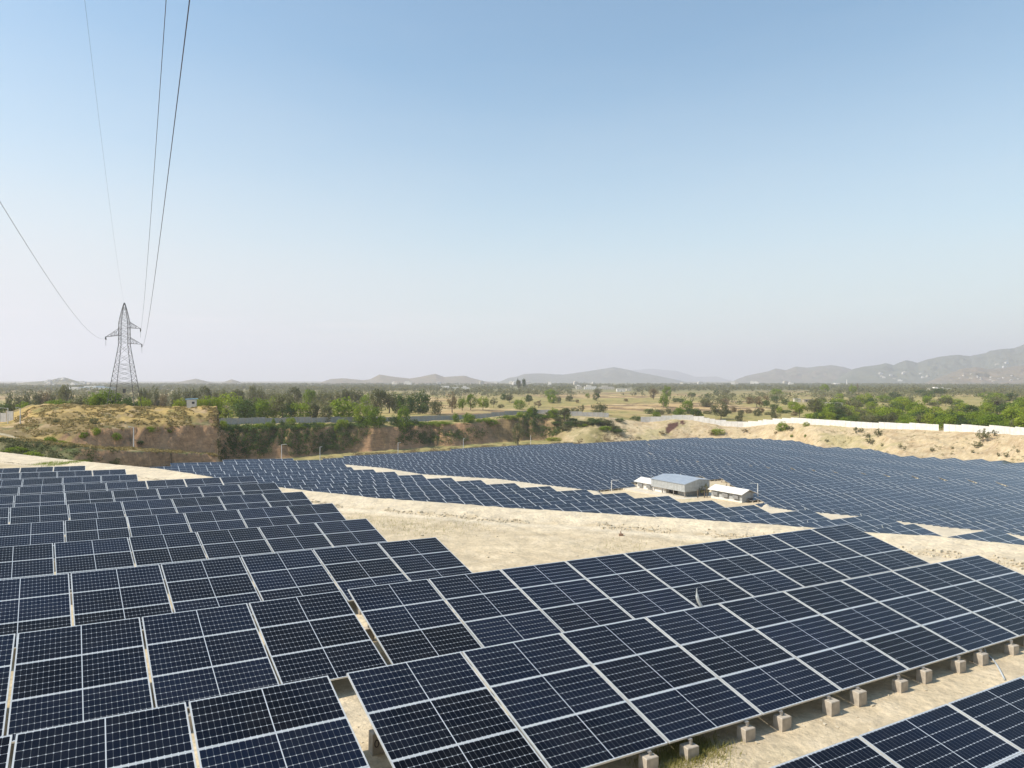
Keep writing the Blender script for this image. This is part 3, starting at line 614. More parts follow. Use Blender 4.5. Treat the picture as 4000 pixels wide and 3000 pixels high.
# middle terrace: units that can be seen, and the far field
units = []
for k, (d, ex, ey) in enumerate(C_ENDS):
    E = C_P[k]; s = C_S[k]; sa = math.atan(s)
    off = 0 if k < 17 else 0
    for i in range(0, 34):
        pt = E-np.array([U2[0], U2[1], s])*(PITCH*(i+.5))
        px = 2000+F*pt[0]/pt[1]; py = HY-F*pt[2]/pt[1]
        if k == 19 and px < 870 or k == 18 and px < 664 or k == 17 and px < 545 or px < 380: break
        if py > ipl(px, CREST)+2: break
        pb = pt-np.array([-U2[1], U2[0], 0])*1.6
        if np.hypot(pb[0], pb[1]) < 10: break
        if px > 4080: continue
        units.append(('C', 20-k, i+1, pt, sa, pt[1]))
def dz(d): return -18.3-.0265*d
off = .4; kk = 0; d = 50.5
while d < 250:
    off += rng.uniform(-.9, .9); jz = rng.uniform(-.06, .06)
    row = []; tcur = 40+off % PITCH; gap = 0
    while tcur < 260:
        xy = U2*tcur-N2*d; z = dz(d)+jz
        px = 2000+F*xy[0]/xy[1]; py = HY-F*z/xy[1]
        if gap == 0 and px > 2500 and py < 1800+(px-2700)*.0708 and row: tcur += .9; gap = 1
        xb = xy+N2*3.34; zb = z-.85; pxb = 2000+F*xb[0]/xb[1]; pyb = HY-F*zb/xb[1]
        if 1100 < px < 4320 and py > ipl(px, FAR)+.5 and (xb[1] > float(Ystrip(pxb))+4.4 if (pxb < 2350 or pxb > 3010) else pyb < ipl(pxb, NEARB)-1) and px > 1245-40*(d < 200):
            row.append(np.array([xy[0], xy[1], z+.03*math.sin(tcur*.35+d)]))
        tcur += PITCH
    if row:
        kk += 1
        for i, p in enumerate(row): units.append(('D', kk, i+1, p, 0., p[1]))
    d += 5.62+rng.uniform(-.15, .15)
units.sort(key=lambda q: q[5])
cap = 300-n_ind
for blk, r, i, p, sa, Y in units[:cap]:
    if blk == 'C': lab = 'middle-terrace solar table, %s from the right in its %s row from the back' % (ordi(i), ordi(r)); g = 'solar tables of the middle terrace'
    else: lab = 'far-field solar table, %s from the left, %s row up from the right-hand corner' % (ordi(i), ordi(r)); g = 'solar tables of the far field'
    table(p, math.pi/6, sa, lab, g, False)
rest = units[cap:]
# the rest of the field in one mesh
Pq = []; Mi = []; UV = []
def local_boxes():
    L = []; mi = []; uv = []
    for me in (MODF[0], MODF[1], MODF[2], SUP):
        co = np.empty(len(me.vertices)*3, 'f'); me.vertices.foreach_get('co', co); co = co.reshape(-1, 4, 3)
        u_ = np.empty(len(me.loops)*2, 'f'); me.uv_layers[0].data.foreach_get('uv', u_); u_ = u_.reshape(-1, 4, 2)
        m_ = np.empty(len(me.polygons), 'i'); me.polygons.foreach_get('material_index', m_)
        if me is SUP: co = co[:12]; u_ = u_[:12]; m_ = m_[:12]*0+2
        L.append(co); mi.append(m_); uv.append(u_)
    b = MB()
    for s in (-LX, LX):
        b.box(s-.13, s+.13, yf-.1, yf+.1, -.6, .34); b.box(s-.13, s+.13, yr-.1, yr+.1, -.6, .34)
        b.box(s-.03, s+.03, yr-.03, yr+.03, .3, 1.05)
    L.append(np.array(b.v, 'f').reshape(-1, 4, 3)); mi.append(np.full(len(b.f), 3)); uv.append(np.zeros((len(b.f), 4, 2), 'f'))
    return np.concatenate(L), np.concatenate(mi), np.concatenate(uv)
LB, LM, LU = local_boxes()
ca, sa_ = math.cos(math.pi/6), math.sin(math.pi/6)
Rm = np.array([[ca, -sa_, 0], [sa_, ca, 0], [0, 0, 1]])
for blk, r, i, p, sa, Y in rest:
    c = np.array(p, float)-np.array([-.5, .8660254, 0])*(D_*math.cos(TILT)/2); c[2] -= TOP
    Ls = LB.copy(); Ls[..., 2] += Ls[..., 0]*math.tan(sa)
    Pq.append(Ls @ Rm.T+c); Mi.append(LM); UV.append(LU)
me = quads_mesh('solar_field', np.concatenate(Pq), [M_CELLF, M_ALU, M_GALV, M_CONC], midx=np.concatenate(Mi))
lu = me.uv_layers.new(name='UVMap'); lu.data.foreach_set('uv', np.concatenate(UV).astype('f').ravel())
o = bpy.data.objects.new('solar_tables_field', me); COL.objects.link(o)
tag(o, 'grey-blue mass of small solar tables filling the far field in slanting rows', 'solar tables', kind='stuff')
print('individual tables', n_ind, 'units', len(units), 'rest', len(rest))
# number painted on a block in the gap between the two foreground blocks
tx = bpy.data.curves.new('painted_number', 'FONT'); tx.body = '09'; tx.size = .2; tx.extrude = .001
to = bpy.data.objects.new('painted_number', tx); COL.objects.link(to); bpy.context.view_layer.update()
tm = bpy.data.meshes.new_from_object(to); COL.objects.unlink(to); bpy.data.objects.remove(to); tm.materials.clear(); tm.materials.append(M_WIRE)
bk = [c for c in NUMT.children if c.data == BLR and c.location.x < 0][0]
inst(tm, 'painted_number', bk, (-.1, yr-.107, .16), (math.pi/2, 0, 0))

# ------------------------------------------------------------------ conduits standing between the rows, hose
def conduit(px, py, hpx, d_, label, lean=.12):
    Y = d_; s = Y/F; x = (px-2000)*s; z = -(py-HY)*s; h = hpx*s
    b = MB(); pts = []; n = 9
    for i in range(n):
        t = i/(n-1); pts.append((x-lean*h*(2.6*t-1.5*t*t)+.3*h*(1-t)**3, Y-.0*t, z-.25*h+1.25*h*t))
    r = .04; b.tube(pts, [r if i < 6 else r*.5 if i < 7 else r*.3 for i in range(n)])
    o = b.build('conduit', M_CONDUIT); tag(o, label, 'conduit', 'conduit ends standing up between the panel rows'); return o
conduit(2730, 2363, 64, 18.3, 'tall bent grey conduit end rising before the rear right-hand panel row')
conduit(1597, 2268, 58, 24.2, 'curved grey conduit end left of the dirt patch, above the gap between blocks')
conduit(1154, 2148, 38, 29.5, 'short grey conduit end in the left block, right of its middle')
conduit(877, 1989, 22, 41.5, 'thin conduit end above the fifth left-hand row')
conduit(806, 1938, 20, 47.5, 'thin conduit end above the sixth left-hand row')
conduit(737, 1900, 18, 53, 'thin conduit end above the seventh left-hand row')
conduit(952, 2058, 26, 35, 'thin leaning conduit end above the fourth left-hand row')
for q, (px, py, h, Y) in enumerate([(1755, 1898, 10, 112), (1870, 1911, 9, 108), (2013, 1926, 10, 103), (2333, 1959, 9, 97), (2652, 1999, 10, 93), (2877, 2021, 10, 88), (3155, 2041, 9, 80), (3447, 2060, 12, 76), (3145, 1991, 9, 92), (3363, 2013, 9, 88)]):
    conduit(px, py, h, Y, 'tiny conduit end on the middle terrace, %s from the left' % ordi(q+1))
pts = []
for t in np.linspace(0, 1, 14):
    px = 3838+t*85; py = 2558+105*t-22*math.sin(t*3.1); Y = 6.0/((py-HY)/F-.04)
    pts.append(((px-2000)/F*Y, Y, gT1((px-2000)/F*Y, Y)+.03+(.28*(1-t*6) if t < .16 else 0)))
b = MB(); b.tube(pts, .02); tag(b.build('hose', M_CONDUIT), 'pale hose curling over the sand beside the front concrete blocks', 'hose')

# ------------------------------------------------------------------ power line
AR = math.radians
def catenary(P, dirn, L, dz_, sag, s0, s1, r, label):
    b = MB(); pts = []
    for s in np.linspace(s0, s1, 46):
        t = s/L; pts.append((P[0]+dirn[0]*s, P[1]+dirn[1]*s, P[2]+dz_*t-4*sag*t*(1-t)))
    b.tube(pts, r, n=5); tag(b.build('power_line', M_WIRE), label, 'power line', 'wires of the pylon')
YP = 178.; ZB = zpy(490, 1594, YP); XB = (486-2000)/F*YP
ln = math.hypot(.516, 1); dl = (.516/ln, -1/ln)
pyl = empty('pylon', (XB, YP, 0)); tag(pyl, 'grey steel lattice pylon with three cross arms standing on the grassy mound', 'pylon')
ang = AR(33)                         # the line's heading; the arms lie across it
def pr(x, y, z): c, s = math.cos(AR(12)), math.sin(AR(12)); return (x*c-y*s, x*s+y*c, z)
zt = zpy(484, 1183, YP); H = zt-ZB
lv = [(0, 3.15), (.17, 2.6), (.27, 2.26), (.36, 1.93), (.44, 1.62), (.52, 1.33), (.606, 1.05), (.66, 1.04), (.71, 1.03), (.76, 1.02), (.808, 1.0), (.86, .8), (.91, .58), (.96, .32), (1.0, .07)]
lv = [(ZB-.4+(zt-ZB+.4)*t if i else ZB-.6, w) for i, (t, w) in enumerate(lv)]
def corner(k, z):
    w = np.interp(z, [q[0] for q in lv], [q[1] for q in lv]); sx, sy = ((-1, -1), (1, -1), (1, 1), (-1, 1))[k]
    return pr(sx*w, sy*w, z)
for k in range(4):
    b = MB()
    for (z0, _), (z1, _) in zip(lv[:-1], lv[1:]): b.bar(corner(k, z0), corner(k, z1), .07)
    b.build('leg', M_STEEL, pyl)
b = MB()
for i, ((z0, _), (z1, _)) in enumerate(zip(lv[:-1], lv[1:])):
    for k in range(4):
        j = (k+1) % 4
        if i == 0: b.bar(corner(k, (z0+z1)/2), corner(j, z1), .026); b.bar(corner(j, (z0+z1)/2), corner(k, z1), .04)
        else:
            nn = 2 if 1 <= i <= 3 else 1
            for q in range(nn):
                za, zb = z0+(z1-z0)*q/nn, z0+(z1-z0)*(q+1)/nn
                b.bar(corner(k, za), corner(j, zb), .032); b.bar(corner(j, za), corner(k, zb), .032)
        if i >= 6: b.bar(corner(k, z1), corner(j, z1), .026)
b.build('bracing', M_STEEL, pyl)
def arm(px, py, zin, tag_):
    tip = np.array([(px-2000)/F*YP-XB, -(px-484)*.0, -(py-HY)/F*YP]); s = 1 if tip[0] > 0 else -1
    b = MB(); zi = -(zin-HY)/F*YP
    ks = (1, 2) if s > 0 else (0, 3)
    for k in ks:
        lo = corner(k, zi); hi = corner(k, zi+1.55)
        b.bar(lo, tip, .06); b.bar(hi, tip, .038)
        for t in (.3, .6): b.bar(Vector(lo).lerp(Vector(tip), t), Vector(hi).lerp(Vector(tip), t), .03); b.bar(Vector(lo).lerp(Vector(tip), t), Vector(hi).lerp(Vector(tip), t-.28), .03)
    b.bar(corner(ks[0], zi), corner(ks[1], zi), .05)
    a = b.build('cross_arm', M_STEEL, pyl)
    ends = []
    for sgn in (1, -1):
        b = MB(); e = Vector(tip)+Vector((dl[0]*2.1*sgn, dl[1]*2.1*sgn, -.55)); n = 11
        for q in range(n):
            c0 = Vector(tip).lerp(e, q/n); c1 = Vector(tip).lerp(e, (q+.55)/n); b.bar(c0, c1, .13, n=8)
        b.bar(tip, e, .035); b.build('insulator', M_STEEL, a); ends.append(e)
    b = MB(); pts = [ends[0].lerp(ends[1], t)+Vector((0, 0, -1.6*4*t*(1-t))) for t in np.linspace(0, 1, 9)]
    b.tube(pts, .02, n=4); b.build('jumper', M_WIRE, a)
    return ends[0]+Vector((XB, YP, 0))
e1 = arm(549, 1284, 1280, 'u'); e2 = arm(413, 1316, 1309, 'l'); e3 = arm(554, 1345, 1341, 'd')
b = MB(); b.box(-.25, .25, -.3, .1, zpy(480, 1519, YP)-1, zpy(480, 1519, YP)); b.build('sign_plate', M_STEEL, pyl)
catenary(e1, dl, 300, 19.5, 7.6, 0, 230, .0155, 'dark wire from the upper right arm of the pylon, middle one at the top')
catenary(e3, dl, 300, 17.5, 7.8, 0, 230, .017, 'dark wire from the lower right arm of the pylon, rightmost one')
catenary(e2, dl, 300, 14.9, 8.1, 0, 230, .0135, 'dark wire sagging from the left arm of the pylon out to the left')
catenary((XB, YP, zt), dl, 300, 16.5, 7.2, 0, 230, .006, 'hair-thin earth wire from the tip of the pylon')

# ------------------------------------------------------------------ lamp posts
def lamp(px, pyb, pyt, Y, label, armdir=1, armlen=.9, wide=0, base=True):
    x = (px-2000)/F*Y; z0 = zpy(px, pyb, Y); z1 = zpy(px, pyt, Y); zg = gz(x, Y)
    t = empty('lamp_post', (x, Y, min(z0, zg))); tag(t, label, 'lamp post', 'lamp posts along the plant')
    h = z1-min(z0, zg)
    b = MB(); b.bar((0, 0, -.3), (0, 0, h), .115, n=8, r2=.075); b.build('pole', M_POLE, t)
    if armlen:
        b = MB(); b.bar((0, 0, h-.08), (armdir*armlen, -.1, h+.06), .035, n=6); a = b.build('arm', M_POLE, t)
        b = MB(); b.box(min(armdir*armlen, armdir*(armlen+.45)), max(armdir*armlen, armdir*(armlen+.45)), -.2, 0, h, h+.09); b.build('lamp_head', M_CONDUIT, t)
    return t
lamp(522, 1752, 1668, 139, 'white lamp post against the brown cliff below the pylon', -1, .5)
lamp(31, 1662, 1594, 158, 'white lamp post at the far left before the grey wall', -1, 1.3)
lamp(79, 1668, 1594, 150, 'white lamp post beside the left end of the grassy mound', -1, .5)
lamp(1100, 1792, 1736, 172, 'white lamp post with long arm, behind the left tip of the middle terrace', 1, .8)
lamp(1250, 1797, 1746, 196, 'white lamp post at the left corner of the far field', 1, .2)
lamp(1555, 1770, 1729, 243, 'white lamp post at the back of the far field, before the dark cliff', 1, .5)
lamp(1810, 1753, 1713, 262, 'white lamp post at the back of the far field before the straw verge', 1, .3)
lamp(2073, 1734, 1700, 284, 'white lamp post before the lone tree of the ravine', 0, 0)
lamp(2389, 1921, 1876, 150, 'lamp post with long arm left of the inverter station', 1, 1.0)
lamp(2659, 1880, 1851, 158, 'bare lamp post rising behind the blue-grey shed roof', 0, 0)
lamp(2960, 1966, 1888, 133, 'tall lamp post right of the inverter station', -1, 1.0)

# ------------------------------------------------------------------ boundary walls
M_WALLW = noisy('white_precast_wall', (.74, .71, .66), (.6, .57, .52), .9, .85)
M_WALLG = noisy('grey_precast_wall', (.42, .40, .37), (.31, .30, .28), 1.5, .85)
def wall(p0, p1, hgt, m, label, sub=0, stepq=0.3, post=True, top=None):
    """precast panels between slim posts along the boundary line from column p0 to p1"""
    pxs = np.linspace(p0, p1, 4000); Ys = Yw(pxs)+.5 if sub == 0 else np.interp(pxs, [p0, p1], sub)
    X = (pxs-2000)/F*Ys; dl_ = np.hypot(np.diff(X), np.diff(Ys)); L = np.concatenate([[0], np.cumsum(dl_)])
    n = max(1, int(round(L[-1]/2.45))); n = min(n, 99); s = np.linspace(0, L[-1], n+1)
    xs = np.interp(s, L, X); ys = np.interp(s, L, Ys)
    zg = np.array([gz(a, b_) for a, b_ in zip(xs, ys)]); k = np.ones(5)/5
    zp = np.convolve(np.pad(zg, 2, mode='edge'), k, 'valid') if n > 4 else zg
    t = empty('boundary_wall', (xs[n//2], ys[n//2], zg[n//2])); tag(t, label, 'wall'); O = np.array(t.location)
    lev = None; run = 0
    pm = MB()
    for i in range(n):
        z = (zp[i]+zp[i+1])/2
        if lev is None or abs(z-lev) > stepq or run > 5 and rng.random() < .3: lev = z+rng.uniform(-.1, .1); run = 0
        run += 1; zz = lev+rng.uniform(-.03, .03)
        a = np.array([xs[i], ys[i], 0])-O; b_ = np.array([xs[i+1], ys[i+1], 0])-O; d_ = b_-a; ln_ = np.hypot(d_[0], d_[1]); nn_ = np.array([-d_[1], d_[0], 0])/ln_*.09
        b = MB(); b.obox((a[0]+d_[0]*.015, a[1]+d_[1]*.015, zz-1.6-O[2]), d_[:3]*.97*np.array([1, 1, 0]), nn_, (0, 0, hgt+1.6))
        b.build('wall_panel', m, t)
        if post:
            b = MB(); u_ = d_/ln_*.24*np.array([1, 1, 0]); b.obox((a[0]-u_[0]/2-nn_[0]*.8, a[1]-u_[1]/2-nn_[1]*.8, zz-1.6-O[2]), u_, nn_*2.4, (0, 0, hgt+1.66)); b.build('post', M_CONC if m is M_WALLG else m, t)
    return t
wall(846, 2378, 1.85, M_WALLG, 'long grey precast boundary wall above the dark overgrown cliff')
wall(-400, 52, 2.25, M_WALLG, 'short grey boundary wall at the far left behind two lamp posts', sub=(188, 172))
wall(2503, 3667, 2.35, M_WALLW, 'long stepped white boundary wall on the sandy slope, left of the dark gap', post=False)
wall(3686, 4700, 2.45, M_WALLW, 'white boundary wall at the right edge, right of the dark gap', post=False)

# ------------------------------------------------------------------ inverter station
M_SHEET = noisy('corrugated_steel', (.5, .51, .5), (.36, .36, .34), 2.2, .5, .0, .3)
M_ROOFB = noisy('blue_grey_roof_sheet', (.41, .45, .49), (.33, .37, .42), 1.2, .45, 0, .2)
M_WHITE = noisy('white_render', (.74, .70, .64), (.6, .56, .5), 1.4, .85)
M_GREYR = noisy('grey_render', (.42, .42, .40), (.3, .3, .29), 1.4, .85)
M_DARK = mat('dark_opening', (.03, .03, .032), .6)[0]
M_LOUV = noisy('louvre_box', (.34, .34, .33), (.25, .25, .24), 2, .6)
RZ = math.pi/6
def corr(b, a, u, h, z0, z1a, z1b, n, amp=.03, m=0):
    """corrugated sheet from a along u, height varies from z1a to z1b"""
    a = Vector(a); u = Vector(u); nn = Vector((u.y, -u.x, 0)).normalized()
    for i in range(n):
        t0, t1 = i/n, (i+1)/n; o0 = nn*(amp if i % 2 else 0); o1 = nn*(amp if (i+1) % 2 else 0)
        p, q = a+u*t0+o0, a+u*t1+o1
        b.quad((p.x, p.y, z0), (q.x, q.y, z0), (q.x, q.y, z1a+(z1b-z1a)*t1), (p.x, p.y, z1a+(z1b-z1a)*t0), m)
Gp = gz(32.9, 139)
sh = empty('shed', (32.9, 139, Gp), (0, 0, RZ)); tag(sh, 'open-sided steel shed with blue-grey roof between the two white-roofed huts', 'shed')
LW, WW = 9.6, 6.5
b = MB(); corr(b, (0, LW, 0), (0, -LW, 0), 0, 1.02, 2.45, 2.45, 48); corr(b, (0, 0, 0), (3.4, 0, 0), 0, 1.02, 2.45, 3.2, 18); corr(b, (3.4, 0, 0), (WW-3.4, 0, 0), 0, 1.1, 3.2, 2.95, 16)
corr(b, (WW, 0, 0), (0, LW, 0), 0, 1.1, 2.95, 2.95, 48); corr(b, (WW, LW, 0), (-WW, 0, 0), 0, 1.1, 2.9, 2.5, 32); b.build('wall', M_SHEET, sh)
b = MB(); b.obox((-.15, -.15, 2.47), (3.55, 0, .77), (0, LW+.3, 0), (0, 0, .05)); b.obox((3.4, -.15, 3.24), (3.25, 0, -.27), (0, LW+.3, 0), (0, 0, .05)); [b.obox((-.15, y_, 2.53), (3.55, 0, .77), (0, .05, 0), (0, 0, .03)) for y_ in np.arange(.2, LW, .75)]; b.build('roof', M_ROOFB, sh)
for x, y in ((.12, .12), (.12, 3.2), (.12, 6.4), (.12, 9.4), (3.3, .12), (6.3, .12), (6.3, 9.4)):
    b = MB(); b.box(x-.07, x+.07, y-.07, y+.07, -.4, 2.45)
    if y < 1 and x < 1: b.bar((x, y, .55), (x, y+.75, 1.1), .05)
    b.build('post', M_GALV, sh)
b = MB(); b.box(1.1, 6.2, .9, 3.1, -.3, 1.9); b.build('cabinet', M_LOUV, sh)
b = MB(); b.box(1.6, 5.5, 4.0, 6.6, -.3, 1.7); b.build('transformer', M_DARK, sh)
def hut(loc, L_, D2, label, nl, x_off=0):
    g = gz(loc[0], loc[1]); t = empty('inverter_hut', (loc[0], loc[1], g-.05), (0, 0, RZ)); tag(t, label, 'hut', 'inverter huts')
    b = MB(); b.box(0, D2, 0, L_, -.4, 1.62); b.tri((0, 0, 1.62), (D2, 0, 1.62), (D2/2, 0, 2.15)); b.tri((D2, L_, 1.62), (0, L_, 1.62), (D2/2, L_, 2.15)); b.build('wall', M_GREYR if nl == 3 else M_WHITE, t)
    b = MB(); b.obox((-.55, -.45, 1.5), (D2/2+.55, 0, .78), (0, L_+.9, 0), (0, 0, .07)); b.obox((D2/2, -.45, 2.28), (D2/2+.55, 0, -.78), (0, L_+.9, 0), (0, 0, .07)); b.build('roof', M_WHITE, t)
    b = MB(); b.box(-.06, 0, -.02, L_+.02, -.4, .32); b.build('plinth', M_WHITE, t)
    for i in range(nl):
        y = L_*(i+.5)/nl-.6 if nl == 3 else L_-1.9-i*2.6
        b = MB(); b.box(-.38, 0, y, y+1.25, .62, 1.22); w = b.build('louvre_box', M_LOUV, t)
        b = MB()
        for k in range(6): b.box(-.40, -.38, y+.08, y+1.17, .66+.09*k, .70+.09*k)
        b.build('grille', M_GALV, w)
    return t
hut((41.47, 131.5), 7.5, 2.9, 'white-roofed hut with three louvre boxes, right of the blue-grey shed', 3)
hut((32.9-.5*6.0+.87*.55, 139+.866*6.0+.5*.55), 8.6, 2.8, 'white-roofed hut partly hidden behind the left end of the blue-grey shed', 2)
for i, (px, pb, pt_) in enumerate([(2726, 1955, 1912), (2752, 1957, 1917), (2762, 1958, 1905)]):
    Y = 138+i*.6; x = (px-2000)/F*Y; b = MB(); b.bar((0, 0, -.4), (0, 0, zpy(0, pt_, Y)-gz(x, Y)), .09, n=6)
    o = b.build('post', M_BARK, loc=(x, Y, gz(x, Y))); tag(o, 'dark timber post standing between shed and right hut, %s from the left' % ordi(i+1), 'post', 'timber posts beside the shed')
b = MB(); b.obox((-1.2, -1.5, -.6), (11.5, 0, 0), (0, 18, 0), (0, 0, .62)); o = b.build('station_apron', noisy('concrete_apron', (.62, .55, .44), (.52, .45, .34), .8, .9), loc=(32.2, 137.2, Gp)); o.rotation_euler = (0, 0, RZ); tag(o, 'pale concrete apron under the inverter station', kind='structure')

# ------------------------------------------------------------------ small huts and houses
M_CREAM = noisy('cream_render', (.6, .55, .46), (.5, .45, .37), .3, .9)
M_MUD = noisy('stone_and_mud', (.42, .36, .28), (.32, .27, .2), .8, .95)
M_BLUER = noisy('blue_roof', (.25, .45, .6), (.3, .48, .62), .3, .5)
def house(px, Y, w, d, h, label, m=M_WHITE, group=None, z=None, rot=0., roofm=None, det=True, cat='house', name='house'):
    x = (px-2000)/F*Y; g = gz(x, Y) if z is None else z
    t = empty(name, (x, Y, g), (0, 0, rot)); tag(t, label, cat, group)
    b = MB(); b.box(-w/2, w/2, -d/2, d/2, -2, h)
    if w > 14: b.box(-w*.3, w*.1, -d/2+.5, d/2-.5, h, h+2.6)
    b.build('wall', m, t)
    b = MB(); b.box(-w/2-.25, w/2+.25, -d/2-.25, d/2+.25, h+.003, h+.28); b.build('roof', roofm or m, t)
    if det:
        nw = max(1, int(w/4))
        for i in range(nw):
            xx = -w/2+w*(i+.5)/nw; b = MB()
            if i == nw//2: b.box(xx-.45, xx+.45, -d/2-.04, -d/2, 0, 2.0); b.build('door', M_DARK, t)
            else: b.box(xx-.5, xx+.5, -d/2-.04, -d/2, 1.0, 2.1); b.build('window', M_DARK, t)
    return t
Y = 177.; xh = (749-2000)/F*Y; zh = zpy(0, 1592, Y)
t = empty('guard_hut', (xh, Y, zh), (0, 0, .35)); tag(t, 'small white guard hut with blue roof edge on top of the brown mound', 'hut')
b = MB(); b.box(-1.05, 1.05, -1.05, 1.05, -1.2, 1.95); b.build('wall', M_WHITE, t)
b = MB(); b.obox((-1.35, -1.3, 1.955), (2.7, 0, .1), (0, 2.6, 0), (0, 0, .14)); b.build('roof', M_BLUER, t)
b = MB(); b.box(.1, .7, -1.09, -1.05, .95, 1.45); b.build('window', M_DARK, t)
b = MB(); b.box(-1.09, -1.05, -.4, .4, -.2, 1.6); b.build('door', M_LOUV, t)
house(3113, 655, 5.6, 4, 2.7, 'small pale mud-walled hut left of the flat-roofed stone hut', M_CREAM, det=False)
house(3156, 640, 8.6, 5, 2.7, 'flat-roofed stone hut with dark door among trees on the right', M_MUD)
house(3255, 470, 9.5, 6, 2.4, 'pale flat roof half hidden in the green scrub', M_CREAM)
house(1745, 1500, 47, 12, 4.2, 'long two-level white building beyond the fields, left of centre', M_WHITE)
house(1818, 1480, 16, 9, 4.2, 'short white building right of the long two-level one')
house(380, 1380, 56, 30, 5, 'long warehouse with pale blue roof behind the pylon', M_WHITE, roofm=M_BLUER, det=False, cat='warehouse', name='warehouse')
house(300, 1330, 40, 10, 3.5, 'low white compound left of the blue-roofed warehouse', M_WHITE, det=False)
house(1112, 1050, 9, 6, 3.5, 'little grey-roofed farmhouse beyond the trees, above the grey wall', M_WHITE)
house(1233, 800, 4.5, 4, 3.2, 'tiny cream hut in the fields above the grey wall', M_CREAM, det=False)
for i, (px, Y, w, h) in enumerate([(2172, 1900, 15, 4), (2262, 1500, 12, 5), (2305, 1480, 24, 6), (2368, 1500, 30, 5), (2425, 1200, 14, 4.5), (2455, 1250, 8, 4), (2262, 1800, 16, 5)]):
    house(px, Y, w, 9, h, 'white house of the village above the terraced fields, %s from the left' % ordi([1, 2, 4, 5, 6, 7, 3][i]), [M_WHITE, M_CREAM][i % 2], 'village houses above the terraced fields')
house(3672, 1330, 40, 8, 3.6, 'long low white building among the trees below the right-hand town', M_WHITE)
house(3272, 2700, 38, 20, 6, 'white building beside the minaret', M_WHITE, det=False)
x = (3308-2000)/F*2650; b = MB(); b.bar((0, 0, 0), (0, 0, 19), 2.2, n=8, r2=1.6); b.bar((0, 0, 19), (0, 0, 22), 1.8, n=8, r2=.1); o = b.build('minaret', M_WHITE, loc=(x, 2650, gz(x, 2650))); tag(o, 'thin white minaret in the haze left of the right-hand town', 'minaret')
def on_hill(k, p0, p1, t0, t1, n):
    PX, T, co = HILLV[k]; ok = np.argwhere((PX > p0) & (PX < p1) & (T > t0) & (T < t1)); out = []
    for j in rng.permutation(len(ok)):
        c = co[tuple(ok[j])]
        if HY-F*c[2]/c[1] > 1489 and k != 0: continue
        if all(abs(c[0]-o[0]) > 22*c[1]/2400 or abs(c[2]-o[2]) > 5 for o in out): out.append(c)
        if len(out) >= n: break
    return sorted(out, key=lambda c: c[0]/c[1])
def town(lst, lab, grp, s=1.):
    for i, c in enumerate(lst):
        m = [M_WHITE, M_CREAM, M_WHITE][i % 3]
        house(2000+F*c[0]/c[1], c[1], rng.uniform(9, 26)*s, rng.uniform(8, 12)*s, rng.uniform(4, 8)*s, lab % ordi(i+1), m, grp, z=c[2], det=False, rot=rng.uniform(-.4, .4))
town(on_hill(0, 185, 350, -.9, -.15, 17), 'tiny white house on the small hill at far left, %s from the left', 'houses on the left hill', .8)
town(on_hill(6, 3640, 3990, -.93, -.5, 24), 'tiny white house on the low brown hill at right, %s from the left', 'houses on the low brown hill', .5)
town(on_hill(5, 3400, 3980, -.99, -.6, 30), 'tiny white house at the foot of the long right-hand range, %s from the left', 'houses at the foot of the right-hand range', 1.)
hz_ = []
for i in range(24):
    px = rng.uniform(1500, 3350); Y = rng.uniform(2300, 3000); hz_.append(((px-2000)/F*Y, Y, gz((px-2000)/F*Y, Y)+7))
town(sorted(hz_, key=lambda c: c[0]/c[1]), 'tiny pale house among trees on the hazy horizon, %s from the left', 'houses scattered on the horizon', 1.)

# ------------------------------------------------------------------ trees
def leaf_quads(C, R, n, size, seed, shell=.55, flat=1.0):
    """n leaf faces over clumps with centres C (k,3) and radii R (k,)"""
    r = np.random.default_rng(seed); k = r.choice(len(C), n, p=R**2/np.sum(R**2))
    d = r.normal(size=(n, 3)); d /= np.linalg.norm(d, axis=1)[:, None]
    rad = R[k]*(shell+(1-shell)*r.random(n)**.5)
    p = C[k]+d*rad[:, None]*np.array([1, 1, flat])
    nn = d+r.normal(size=(n, 3))*.55+np.array([0, 0, .25]); nn /= np.linalg.norm(nn, axis=1)[:, None]
    a = np.cross(nn, r.normal(size=(n, 3))); a /= np.linalg.norm(a, axis=1)[:, None]; b = np.cross(nn, a)
    s = (size if np.ndim(size) == 0 else size[k])*r.uniform(.6, 1.35, n); a *= s[:, None]; b *= (s*r.uniform(.45, .9, n))[:, None]
    cv = r.random(len(C))[k]*.6+r.random(n)*.4
    return np.stack([p-a, p-b*.9, p+a, p+b], 1), np.stack([cv]*3, 1)
